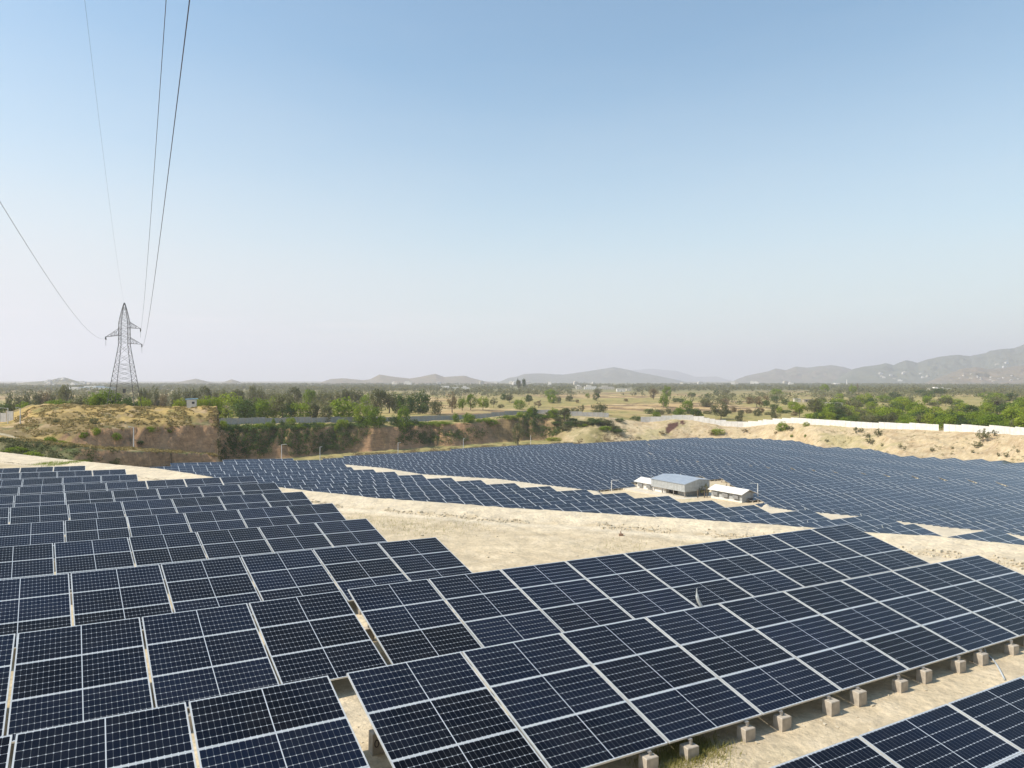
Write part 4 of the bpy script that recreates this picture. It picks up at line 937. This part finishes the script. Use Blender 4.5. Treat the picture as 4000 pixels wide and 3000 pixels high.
def crown_mesh(kind, seed, n=2000):
    r = np.random.default_rng(seed)
    cz, rz, rx, k, cr = {'round': (.60, .36, .40, 42, .125), 'bush': (.44, .42, .41, 60, .135), 'umbrella': (.74, .2, .42, 34, .105), 'tall': (.58, .38, .36, 40, .12), 'sparse': (.58, .36, .4, 26, .1)}[kind]
    d = r.normal(size=(k, 3)); d /= np.linalg.norm(d, axis=1)[:, None]; rad = r.uniform(.45, 1.0, k)**.6
    lob = 1+.22*np.sin(3*np.arctan2(d[:, 1], d[:, 0])+seed)
    C = d*rad[:, None]*np.array([rx, rx, rz])*lob[:, None]+np.array([0, 0, cz])
    R = cr*r.uniform(.65, 1.35, k)
    Q, c = leaf_quads(C, R, int(n*(.55 if kind == 'sparse' else 1)), .030, seed+1)
    me = {}
    for mk, m in M_LEAF.items():
        me[mk] = None
    b = MB(); tr = .032 if kind != 'bush' else .02
    top = Vector((r.normal()*.03, r.normal()*.03, cz-rz*.35)); b.tube([(0, 0, -.06), (r.normal()*.015, r.normal()*.015, top.z*.5), top], [tr, tr*.8, tr*.55], n=6)
    for q in r.choice(k, 9, replace=False):
        e = Vector(C[q]); s_ = Vector((0, 0, top.z*r.uniform(.55, 1.))); mid_ = s_.lerp(e, .55)+Vector((0, 0, .03)); b.tube([s_, mid_, e], [tr*.45, tr*.3, tr*.12], n=4)
    return Q, c, b
CROWNS = {}
for kind in ('round', 'bush', 'umbrella', 'tall', 'sparse'):
    CROWNS[kind] = []
    for v in range(3):
        Q, c, b = crown_mesh(kind, 100+17*v+len(kind)*7)
        CROWNS[kind].append(({mk: None for mk in M_LEAF}, Q, c, b.mesh('trunk', M_BARK)))
def crown_for(kind, v, mk):
    d, Q, c, tr = CROWNS[kind][v]
    if d[mk] is None: d[mk] = quads_mesh('crown', Q, M_LEAF[mk], c)
    return d[mk], tr
def tree(x, Y, w, h, kind, mk, label, group=None, z=None, name='tree', cat='tree'):
    v = int(rng.integers(3)); cm, tm = crown_for(kind, v, mk); g = gz(x, Y) if z is None else z
    t = empty(name, (x, Y, g-.15), (0, 0, rng.uniform(0, 6.28))); tag(t, label, cat, group)
    inst(cm, 'crown', t, sc=(w/.95, w/.95, h)); inst(tm, 'trunk' if cat == 'tree' else 'stem', t, sc=(h*.9, h*.9, h))
    return t
COLN = {'bright': 'bright green', 'dark': 'dark green', 'olive': 'grey-olive', 'dry': 'brownish'}
KN = {'round': 'round', 'bush': 'bushy', 'umbrella': 'flat-topped', 'tall': 'tall', 'sparse': 'thin'}
def trees(lst, place, y0=230, fixedY=None, cat='tree', wide=1.):
    """(column, top row, base row, width, shape, colour): stands where its foot is seen on the ground"""
    lst = sorted((q[0], q[1], q[2], q[3]*wide, q[4], q[5]) for q in lst); cnt = {}
    for q in lst: cnt[(q[4], q[5])] = cnt.get((q[4], q[5]), 0)+1
    seen = {}
    for px, pt_, pb, w, kind, mk in lst:
        if fixedY: Y = fixedY*rng.uniform(.97, 1.05); x = (px-2000)/F*Y; z = min(gz(x, Y), zpy(0, pt_, Y)-1.5)
        else: x, Y, z = hit(px, pb, y0)
        top = zpy(0, pt_, Y); h = max(top-z, 1.2); k = (kind, mk); seen[k] = seen.get(k, 0)+1
        lab = '%s %s %s %s' % (COLN[mk], KN[kind], cat, place)
        if cnt[k] > 1: lab = '%s %s %s %s, %s from the left' % (COLN[mk], KN[kind], cat, place, ordi(seen[k]))
        tree(x, Y, w*Y/F, h, kind, mk, lab, cat+'s '+place, z=z, name=cat, cat=cat)
trees([(22, 1559, 1615, 62, 'bush', 'dark'), (62, 1568, 1612, 45, 'bush', 'olive'), (95, 1560, 1612, 50, 'bush', 'bright'), (141, 1557, 1610, 50, 'bush', 'olive'), (185, 1560, 1595, 45, 'bush', 'bright'), (225, 1552, 1592, 74, 'bush', 'bright'),
       (278, 1560, 1592, 48, 'bush', 'bright'), (325, 1532, 1592, 90, 'bush', 'olive'), (372, 1522, 1592, 60, 'bush', 'bright'), (418, 1505, 1592, 92, 'bush', 'bright'), (472, 1530, 1592, 80, 'bush', 'dark'), (510, 1548, 1594, 60, 'bush', 'dark'),
       (560, 1538, 1596, 52, 'bush', 'bright'), (705, 1546, 1594, 44, 'bush', 'bright'), (740, 1552, 1594, 36, 'bush', 'olive'), (785, 1542, 1596, 52, 'bush', 'bright'), (822, 1535, 1600, 60, 'bush', 'bright')], 'behind the grassy mound', fixedY=214, wide=1.25)
trees([(48, 1530, 0, 60, 'round', 'olive'), (120, 1524, 0, 70, 'round', 'olive'), (175, 1522, 0, 70, 'round', 'dry'), (225, 1520, 0, 50, 'round', 'olive'), (255, 1508, 0, 60, 'round', 'olive'), (560, 1505, 0, 40, 'tall', 'olive'), (600, 1510, 0, 50, 'round', 'olive'),
       (690, 1520, 0, 60, 'round', 'olive'), (640, 1530, 0, 45, 'round', 'dry')], 'in the middle distance at left', fixedY=330)
trees([(890, 1523, 1636, 118, 'bush', 'bright'), (955, 1542, 1636, 84, 'bush', 'dark'), (1022, 1545, 1634, 80, 'bush', 'bright'), (1078, 1546, 1634, 76, 'bush', 'bright'), (1104, 1529, 1632, 70, 'round', 'olive'), (1172, 1553, 1634, 84, 'bush', 'bright'), (1228, 1553, 1630, 44, 'bush', 'olive'),
       (1336, 1540, 1634, 104, 'bush', 'bright'), (1415, 1566, 1632, 60, 'bush', 'bright'), (1462, 1573, 1630, 62, 'bush', 'bright'), (1577, 1566, 1628, 46, 'bush', 'bright'), (1275, 1565, 1630, 44, 'bush', 'olive'), (1125, 1575, 1636, 50, 'bush', 'dark'), (985, 1570, 1636, 60, 'bush', 'dark')], 'just behind the grey wall', fixedY=272, wide=1.3)
trees([(px_, top_, 0, w_, k_, m_) for px_, top_, w_, k_, m_ in [(1010, 1512, 40, 'round', 'olive'), (1060, 1518, 46, 'bush', 'olive'), (1150, 1514, 50, 'round', 'olive'), (1205, 1522, 44, 'round', 'bright'), (1262, 1518, 50, 'bush', 'olive'), (1310, 1524, 40, 'round', 'olive'), (1385, 1520, 52, 'round', 'olive'), (1432, 1530, 44, 'bush', 'bright'), (930, 1514, 48, 'round', 'olive'), (865, 1518, 52, 'round', 'olive'), (800, 1512, 44, 'round', 'olive'), (745, 1516, 46, 'round', 'olive'), (1350, 1512, 34, 'tall', 'olive'), (985, 1506, 30, 'tall', 'olive')]], 'in the middle distance above the grey wall', fixedY=430, wide=1.3)
trees([(1473, 1522, 0, 74, 'round', 'olive'), (1552, 1524, 0, 88, 'bush', 'dark'), (1520, 1526, 0, 55, 'round', 'olive'), (1636, 1518, 0, 96, 'bush', 'dark'), (1600, 1530, 0, 60, 'bush', 'dark'), (1705, 1548, 0, 52, 'bush', 'olive'), (1655, 1570, 0, 44, 'bush', 'dark')], 'beyond the grey wall, left of centre', fixedY=345)
FIELD = [(1766, 1530, 1612, 42, 'sparse', 'dry'), (1806, 1550, 1604, 38, 'round', 'bright'), (1839, 1541, 1602, 42, 'round', 'bright'), (1886, 1548, 1602, 52, 'round', 'bright'), (1929, 1551, 1592, 36, 'sparse', 'olive'), (1958, 1575, 1595, 30, 'bush', 'olive'),
 (1968, 1533, 1562, 34, 'bush', 'dark'), (1990, 1536, 1572, 38, 'round', 'olive'), (2030, 1550, 1599, 52, 'bush', 'bright'), (2066, 1538, 1582, 34, 'round', 'dark'), (2103, 1560, 1594, 38, 'sparse', 'dry'), (2150, 1515, 1552, 56, 'bush', 'bright'), (2157, 1533, 1574, 46, 'bush', 'bright'),
 (2182, 1546, 1571, 24, 'bush', 'olive'), (2224, 1539, 1567, 30, 'bush', 'olive'), (2254, 1557, 1572, 16, 'bush', 'dry'), (2296, 1537, 1557, 20, 'round', 'bright'), (2330, 1535, 1567, 32, 'round', 'dark'), (2335, 1512, 1538, 40, 'bush', 'olive'), (2273, 1578, 1613, 30, 'sparse', 'olive'),
 (2244, 1588, 1616, 42, 'bush', 'olive'), (2338, 1566, 1620, 68, 'bush', 'olive'), (2026, 1478, 1524, 24, 'tall', 'olive'), (2046, 1475, 1524, 20, 'tall', 'dark'), (1820, 1520, 1548, 26, 'umbrella', 'olive'), (2204, 1592, 1652, 64, 'umbrella', 'olive'), (2445, 1553, 1568, 18, 'bush', 'dry'),
 (2553, 1519, 1560, 40, 'round', 'dry'), (2606, 1508, 1560, 44, 'tall', 'bright'), (2592, 1530, 1592, 40, 'bush', 'bright'), (2640, 1550, 1570, 34, 'bush', 'dark'), (2660, 1552, 1572, 28, 'bush', 'dark'), (2548, 1590, 1618, 62, 'bush', 'dark'), (2483, 1620, 1642, 50, 'bush', 'dark'), (2418, 1630, 1648, 46, 'bush', 'dark'),
 (2700, 1528, 1552, 32, 'bush', 'dark'), (2765, 1534, 1554, 26, 'bush', 'dark'), (2798, 1517, 1546, 24, 'bush', 'dark'), (2830, 1515, 1545, 44, 'bush', 'olive'), (2686, 1552, 1602, 50, 'bush', 'bright'), (2652, 1585, 1624, 52, 'bush', 'bright'), (2718, 1588, 1630, 50, 'bush', 'dark'), (2816, 1568, 1640, 70, 'round', 'olive'),
 (2758, 1550, 1590, 58, 'bush', 'olive'), (2830, 1550, 1580, 44, 'bush', 'dry'), (2888, 1615, 1646, 32, 'bush', 'olive'), (2957, 1540, 1592, 100, 'sparse', 'dry'), (2995, 1560, 1595, 30, 'round', 'dark'), (3026, 1540, 1572, 34, 'bush', 'dark'), (3036, 1516, 1552, 54, 'round', 'bright'), (3026, 1572, 1600, 34, 'bush', 'dark'),
 (3029, 1597, 1652, 44, 'sparse', 'olive'), (3066, 1552, 1580, 34, 'bush', 'dark'), (3098, 1558, 1600, 50, 'bush', 'bright'), (3123, 1580, 1632, 66, 'umbrella', 'bright'), (3182, 1550, 1634, 72, 'round', 'olive'), (3222, 1502, 1545, 38, 'round', 'bright'), (3330, 1502, 1545, 34, 'round', 'bright'), (3350, 1498, 1530, 10, 'tall', 'dry'), (3600, 1518, 1545, 60, 'bush', 'dark'), (3665, 1515, 1548, 60, 'round', 'dark')]
trees([q for q in FIELD if q[0] < 2400], 'on the terraced fields')
trees([q for q in FIELD if q[0] >= 2400], 'behind the white wall')
# green scrub behind the white wall, right
scr = []; tries = 0
while len(scr) < 120 and tries < 4000:
    tries += 1
    px = rng.uniform(3190, 4080); pb = 1562+ (1-rng.random()**1.3)*(np.interp(px, [3200, 4000], [82, 108])); pb = min(pb, np.interp(px, [3200, 4000], [1648, 1676]))
    if any(abs(px-q[0]) < .34*(q[3]+40)/2 and abs(pb-q[2]) < 8 for q in scr): continue
    if 3500 < px < 3560 and pb > 1615: continue
    w = rng.uniform(44, 86)*(.66+.6*(pb-1562)/100)
    scr.append((round(px), round(pb-w*rng.uniform(.52, .8)), round(pb), w, ['bush', 'round', 'bush'][int(rng.integers(3))], ['bright', 'bright', 'olive', 'bright', 'dark', 'bright'][int(rng.integers(6))]))
trees(scr, 'of the green scrub at right')
for i, px in enumerate(np.arange(3170, 4090, 27)):
    px = px+rng.uniform(-8, 8); Y = float(Yw(px))+rng.uniform(4, 26); x = (px-2000)/F*Y; mk = ['bright', 'bright', 'olive', 'dark', 'bright'][int(rng.integers(5))]
    tree(x, Y, rng.uniform(4.5, 8), rng.uniform(3.6, 6.6), 'bush', mk, '%s bush right behind the white wall at right, %s from the left' % (COLN[mk], ordi(i+1)), 'bushes right behind the white wall', name='bush', cat='bush')
for i, px in enumerate(np.arange(2560, 3170, 26)):
    px = px+rng.uniform(-9, 9); Y = float(Yw(px))+rng.uniform(12, 110); x = (px-2000)/F*Y; mk = ['bright', 'olive', 'olive', 'dark', 'dry'][int(rng.integers(5))]
    tree(x, Y, rng.uniform(3, 6.5), rng.uniform(2, 4.6), 'bush', mk, '%s bush in the dip behind the white wall, %s from the left' % (COLN[mk], ordi(i+1)), 'bushes in the dip behind the white wall', name='bush', cat='bush')
for i, px in enumerate(np.arange(2150, 2420, 12)):
    px = px+rng.uniform(-9, 9); Y = float(Yw(px))-rng.uniform(3, 22); x = (px-2000)/F*Y; mk = ['bright', 'olive', 'dark'][int(rng.integers(3))]
    tree(x, Y, rng.uniform(4, 8), rng.uniform(1.5, 3.4), 'bush', mk, '%s bush at the open end of the ravine, %s from the left' % (COLN[mk], ordi(i+1)), 'bushes at the open end of the ravine', name='bush', cat='bush')
trees([(2023, 1655, 1722, 44, 'round', 'olive')], 'standing alone on the ravine floor', fixedY=292)
x = (2752-2000)/F*141; tree(x, 141, 2.6, 2.6, 'sparse', 'olive', 'small leafy bush growing between the shed and the right hut', name='shrub', cat='shrub')
# shrubs along the rim of the cliff
rim = []
for px in list(range(880, 2180, 31)):
    j = px+rng.uniform(-14, 14); rim.append((round(j), float(rng.uniform(18, 66)), float(rng.uniform(8, 26)+(24*rng.random() if rng.random() < .4 else 0)), 'bush', ['bright', 'bright', 'dark', 'bright'][int(rng.integers(4))]))
for i, (px, w, hpx, kind, mk) in enumerate(rim):
    Y = float(Yw(px))-rng.uniform(5, 9.5); x = (px-2000)/F*Y; g = gz(x, Y)
    tree(x, Y, w*Y/F, hpx*Y/F+.8, kind, mk, '%s shrub on the rim of the dark cliff, %s from the left' % (COLN[mk], ordi(i+1)), 'shrubs along the rim of the dark cliff', name='shrub', cat='shrub', z=g-.6)
for i, (px, py, w, h, mk) in enumerate(sorted([(195, 1712, 52, 40, 'bright'), (240, 1722, 40, 22, 'bright'), (330, 1690, 34, 26, 'bright'), (375, 1678, 40, 34, 'bright'), (318, 1700, 26, 22, 'bright'), (455, 1700, 44, 34, 'bright'), (585, 1672, 44, 26, 'bright'), (660, 1678, 26, 16, 'bright'), (545, 1722, 36, 18, 'dark'),
        (220, 1640, 26, 22, 'olive'), (368, 1640, 40, 40, 'olive'), (60, 1750, 90, 34, 'bright'), (125, 1770, 80, 40, 'bright'), (340, 1790, 50, 26, 'olive'), (440, 1800, 60, 24, 'olive'), (10, 1755, 34, 20, 'olive')])):
    x, Y, z = hit(px, py+h*.4, 100, 260); tree(x, Y, w*Y/F, h*Y/F, 'bush', mk, '%s shrub on the bank and mound below the pylon, %s from the left' % (COLN[mk], ordi(i+1)), 'shrubs of the left bank and mound', name='shrub', cat='shrub', z=z-.3)
sp = [(3345, 1678, 26, 22, 'olive'), (3365, 1680, 22, 18, 'olive'), (3430, 1690, 36, 34, 'olive'), (3388, 1700, 30, 20, 'olive'), (3400, 1722, 40, 26, 'olive'), (3516, 1742, 18, 20, 'olive'), (3534, 1748, 14, 18, 'olive'), (3640, 1755, 22, 18, 'olive'), (3840, 1700, 60, 50, 'olive'), (3820, 1735, 40, 30, 'olive'),
      (3885, 1690, 26, 26, 'olive'), (3930, 1775, 20, 20, 'olive'), (3900, 1775, 14, 16, 'olive'), (3230, 1720, 20, 12, 'olive'), (3800, 1762, 14, 14, 'olive'), (3446, 1736, 12, 14, 'olive'), (2805, 1682, 60, 26, 'bright'), (2780, 1690, 30, 22, 'dry'), (3055, 1662, 50, 40, 'bright'), (3085, 1672, 40, 18, 'olive'), (3150, 1655, 30, 20, 'bright'), (3093, 1702, 14, 12, 'bright'), (3146, 1700, 12, 12, 'bright'), (2910, 1680, 30, 14, 'dry'), (3030, 1690, 16, 12, 'dry'), (2590, 1690, 40, 16, 'dry'), (3975, 1760, 14, 16, 'olive'), (3720, 1748, 14, 10, 'olive')]
for i, (px, py, w, h, mk) in enumerate(sorted(sp)):
    x, Y, z = hit(px, py+h*.5, 170, 340); tree(x, Y, w*Y/F, h*Y/F+.3, 'sparse' if mk != 'bright' else 'bush', mk, '%s shrub on the sandy slope below the white wall, %s from the left' % (COLN[mk], ordi(i+1)), 'shrubs on the sandy slope', name='shrub', cat='shrub', z=z-.2)

# ------------------------------------------------------------------ masses nobody could count
def mass(name, PTS, R, per, size, mk, label, seed, flat=.8, shell=.4):
    Q, c = leaf_quads(PTS, R, per*len(PTS), size, seed, shell, flat)
    o = bpy.data.objects.new(name, quads_mesh(name, Q, M_LEAF[mk], c)); COL.objects.link(o); tag(o, label, 'vegetation', kind='stuff'); return o
def scatter(n, fpx, fY, keep, seed):
    r = np.random.default_rng(seed); px = r.uniform(*fpx, n); Y = fY(px, r.random(n)); z, M = terrain(px, Y); k = keep(px, Y, z, M, r)
    return np.stack([(px-2000)/F*Y, Y, z], 1)[k], px[k]
# growth on the cliff
def keepc(px, Y, z, M, r):
    n = fbm(px*.012, z*.22, 301, 3); return (n+r.uniform(-.25, .25, n.shape) > np.where(px < 1260, -.34, .02+.1*np.sin(px*.017))) & (z > -24.5)
Pc, pc = scatter(4600, (862, 2230), lambda px, u: Yw(px)-18+u*13, keepc, 4)
mass('cliff_shrubs', Pc, np.random.default_rng(1).uniform(.5, 1.5, len(Pc)), 34, .19, 'dark', 'dark shrubs and creepers hanging over the shaded cliff of the ravine', 11)
Pm, _ = scatter(260, (838, 880), lambda px, u: 160+u*34, lambda px, Y, z, M, r: (z < -8.2) & (r.random(px.shape) < .8), 41)
mass('cliff_shrubs', Pm, np.random.default_rng(6).uniform(.4, 1.0, len(Pm)), 30, .15, 'olive', 'creepers on the right-hand end of the earth mound', 42)
Pv, _ = scatter(2600, (870, 2500), lambda px, u: np.where(px < 1257, 215, Yfar(px)+5)+u**1.5*11, lambda px, Y, z, M, r: (fbm(px*.02, Y*.1, 77, 2)+r.uniform(-.3, .3, px.shape) > -.05) & (Y < Yw(px)-8), 5)
mass('verge_grass', Pv, np.random.default_rng(2).uniform(.3, 1.3, len(Pv)), 26, .17, 'dry', 'straw and olive weeds along the back edge of the far field', 12, .5)
Pw, _ = scatter(1500, (2230, 4150), lambda px, u: Yfar(px)+7+u*(Yw(px)-Yfar(px)-9), lambda px, Y, z, M, r: (fbm(px*.02, Y*.1, 177, 3)+r.uniform(-.25, .25, px.shape) > .12), 15)
mass('slope_weeds', Pw, np.random.default_rng(5).uniform(.15, .55, len(Pw)), 18, .1, 'olive', 'small olive weeds dotted over the sandy slope below the white wall', 16, .6)
Pg, _ = scatter(9000, (60, 862), lambda px, u: t2(px, L_TOP, 1)+u*(t2(px, L_RIM, 1)+14-t2(px, L_TOP, 1)), lambda px, Y, z, M, r: (fbm(px*.03, Y*.2, 78, 3)+r.uniform(-.3, .3, px.shape) > .0) & ~((Y > t2(px, L_B2, 1)-1) & (Y < t2(px, L_T2, 1))), 6)
Qg, cg = leaf_quads(Pg, np.full(len(Pg), .45), len(Pg)*11, .2, 13, .2, .5); o = bpy.data.objects.new('dry_grass', quads_mesh('dry_grass', Qg, M_STRAW, cg)); COL.objects.link(o); tag(o, 'straw-yellow dry grass covering the mound and its benches', 'grass', kind='stuff')
Pb, _ = scatter(900, (-40, 480), lambda px, u: Ycrest(px)+5+u*(t2(px, L_TOP, 1)-Ycrest(px)-4), lambda px, Y, z, M, r: (fbm(px*.02, Y*.3, 79, 3)+r.uniform(-.2, .2, px.shape) > -.1), 7)
mass('bank_weeds', Pb, np.random.default_rng(3).uniform(.3, .9, len(Pb)), 30, .13, 'olive', 'tangled weeds on the dark bank at far left', 14, .6)
# far woods of the plain
r = np.random.default_rng(8); n = 26000
px = r.uniform(-300, 4300, n); Y = 340*np.exp(r.random(n)**.75*np.log(3600/340))
z, M = terrain(px, Y); X = (px-2000)/F*Y
den = fbm(X*.006, Y*.006, 401, 3)+.05+.36*sst(700, 1500, Y)-.35-.25*sst(2600, 3100, px)*(1-sst(640, 760, Y))+.25*sst(3000, 3400, px)*sst(700, 760, Y)-.5*np.exp(-((px-2400)/420)**2)*(1-sst(650, 900, Y))+.25*(px < 1500)
k = (den+r.uniform(-.3, .3, n) > 0) & (Y > Yw(px)+45) & ~((px > 1700) & (px < 1850) & (Y > 1250) & (Y < 1550)) & ~((px < 480) & (px > 240) & (Y < 1400) & (Y > 1150)) & ~((px > 2230) & (px < 2480) & (Y > 1000) & (Y < 1520)) & ~((px > 3600) & (px < 3740) & (Y > 1100) & (Y < 1360)) & ~((px > 3090) & (px < 3190) & (Y < 665))
X, Y, z = X[k], Y[k], z[k]; hh = r.uniform(1.6, 4.2, len(X))*(1+.25*(Y > 900)); m_ = r.integers(0, 3, len(X)) if False else (fbm(X*.01, Y*.01, 402, 2) > .1).astype(int)
for j, (mk, nm) in enumerate((('pale', 'olive-green trees scattered over the plain up to the horizon'), ('olive', 'dark green groves on the plain up to the horizon'))):
    q = m_ == j; P3 = np.stack([X[q], Y[q], z[q]+hh[q]*.9], 1)
    sub = np.repeat(P3, 3, 0)+np.random.default_rng(j).normal(size=(3*len(P3), 3))*np.repeat(hh[q], 3)[:, None]*np.array([.55, .55, .2]); Rr = np.repeat(hh[q], 3)*.62
    Q, c = leaf_quads(sub, Rr, len(P3)*42, np.clip(Rr*.2+np.repeat(Y[q], 3)*.0003, .2, 1.4), 30+j, .5, .85)
    o = bpy.data.objects.new('distant_trees', quads_mesh('distant_trees', Q, M_LEAF[mk], c)); COL.objects.link(o); tag(o, nm, 'woodland', kind='stuff')
print('distant', len(X))

# ------------------------------------------------------------------ ground clutter near by
def rocks(name, P, S_, label, m, seed):
    r = np.random.default_rng(seed); n = len(P); base = np.array([[x, y, z] for z in (-1, 1) for y in (-1, 1) for x in (-1, 1)], float)
    J = base[None]*(1+r.uniform(-.35, .25, (n, 8, 3)))*S_[:, None, None]*r.uniform(.6, 1.2, (n, 1, 3)); a = r.uniform(0, 6.28, n); ca_, s_ = np.cos(a), np.sin(a)
    V = np.stack([J[..., 0]*ca_[:, None]-J[..., 1]*s_[:, None], J[..., 0]*s_[:, None]+J[..., 1]*ca_[:, None], J[..., 2]*.7], -1)+P[:, None]
    Fc = [(0, 2, 3, 1), (4, 5, 7, 6), (0, 1, 5, 4), (1, 3, 7, 5), (3, 2, 6, 7), (2, 0, 4, 6)]
    Q = np.concatenate([V[:, f] for f in Fc]); me = quads_mesh(name, Q, m); o = bpy.data.objects.new(name, me); COL.objects.link(o); tag(o, label, 'stones', kind='stuff'); return o
M_ROCK = noisy('yellowish_stone', (.62, .54, .40), (.48, .40, .28), 3, .95)
r = np.random.default_rng(21); px = r.uniform(-100, 4300, 1500); yt = Ytoe(px)+r.normal(0, .3, 1500); z, _ = terrain(px, yt)
rocks('stones', np.stack([(px-2000)/F*yt, yt, z+.03], 1), (r.uniform(.02, .06, 1500)*(1+.9*(r.random(1500) > .94)))*(fbm(px*.004, px*.003, 5, 2) > -.2), 'row of rough yellowish stones along the foot of the pale bank', M_ROCK, 1)
px = r.uniform(-300, 4300, 5000); Y = r.uniform(6, 50, 5000); k = Y < Ytoe(px)-.3; z, _ = terrain(px, Y)
rocks('pebbles', np.stack([(px-2000)/F*Y, Y, z], 1)[k], (r.uniform(.008, .03, 5000)+.03*(r.random(5000) > .96))[k], 'pebbles and clods strewn over the sand of the upper terrace', M_ROCK, 2)
def tufts(name, centres, n, rad, size, m, label, seed):
    r = np.random.default_rng(seed); c = np.array(centres)[r.integers(0, len(centres), n)]; p = c[:, :2]+r.normal(size=(n, 2))*rad; Y = p[:, 1]; px = 2000+F*p[:, 0]/Y; z, _ = terrain(px, Y)
    P = np.stack([p[:, 0], Y, z], 1); a = r.uniform(0, 6.28, n); s = size*r.uniform(.5, 1.4, n); d = np.stack([np.cos(a), np.sin(a), 0*a], 1)*(s*.06)[:, None]; up = np.stack([r.normal(size=n)*.4, r.normal(size=n)*.4, 1+0*a], 1)*s[:, None]
    Q = np.stack([P-d, P+d, P+d*.2+up, P-d*.2+up], 1); o = bpy.data.objects.new(name, quads_mesh(name, Q, m, np.stack([r.random(n)]*3, 1))); COL.objects.link(o); tag(o, label, 'grass', kind='stuff')
def gpt(px, py): Y = 5.99/((py-HY)/F-.0401); return ((px-2000)/F*Y, Y)
tufts('grass_tufts', [gpt(2640, 2960), gpt(2700, 2935), gpt(2600, 2990), gpt(2760, 2930)], 3600, .26, .08, M_STRAW_G, 'green-yellow grass round the lowest concrete block in front', 3)
tufts('grass_tufts', [gpt(225, 1816), gpt(290, 1812), gpt(180, 1812)], 1800, .7, .16, M_LEAF['bright'], 'thin green grass on the sand near the pale bank', 4)
tufts('grass_tufts', [gpt(1455, 2045), gpt(1540, 2050), gpt(1360, 2030), gpt(1620, 2072), gpt(2480, 2140), gpt(1780, 2060)], 2600, 1.3, .09, M_STRAW_G, 'sparse yellowing grass on the dirt patch below the pale bank', 5)
# dry branch leaning over the bank, and a stone
x0, Y0, z0 = hit(2172, 2041, 30, 60); x1, Y1, z1 = hit(2235, 1990, 30, 60); b = MB(); b.tube([(x0, Y0, z0-.05), (x0*.5+x1*.5+.05, (Y0+Y1)/2, (z0+z1)/2+.10), (x1, Y1, z1+.18)], [.03, .025, .012], n=6); b.bar((x0+.07, Y0, z0), (x1*.7+x0*.3, Y0*.3+Y1*.7, z1*.7+z0*.3+.12), .015, n=5); tag(b.build('dry_branch', M_BARK), 'long dry branch leaning up the pale stone bank', 'branch')
x0, Y0, z0 = hit(2427, 2093, 25, 60); b = MB(); b.box(-.11, .09, -.08, .08, -.05, .09); b.bar((-.02, 0, .06), (-.03, 0, .24), .045, n=5, r2=.015); tag(b.build('stone', noisy('reddish_stone', (.3, .19, .13), (.2, .13, .09), 5), loc=(x0, Y0, z0)), 'reddish pointed stone on the dirt below the bank', 'stone')
# ------------------------------------------------------------------ haze
hz = bpy.data.materials.new('haze_air'); hz.use_nodes = True; n = hz.node_tree.nodes; n.remove(n['Principled BSDF'])
pv = n.new('ShaderNodeVolumePrincipled'); pv.inputs['Density'].default_value = 1.55e-4; pv.inputs['Color'].default_value = (.97, .93, 1, 1); pv.inputs['Anisotropy'].default_value = .25
hz.node_tree.links.new(pv.outputs[0], n['Material Output'].inputs['Volume'])
b = MB(); b.box(-19000, 19000, -400, 17500, -60, 520); o = b.build('haze', hz); tag(o, 'thin pale summer haze over the plain', kind='stuff')
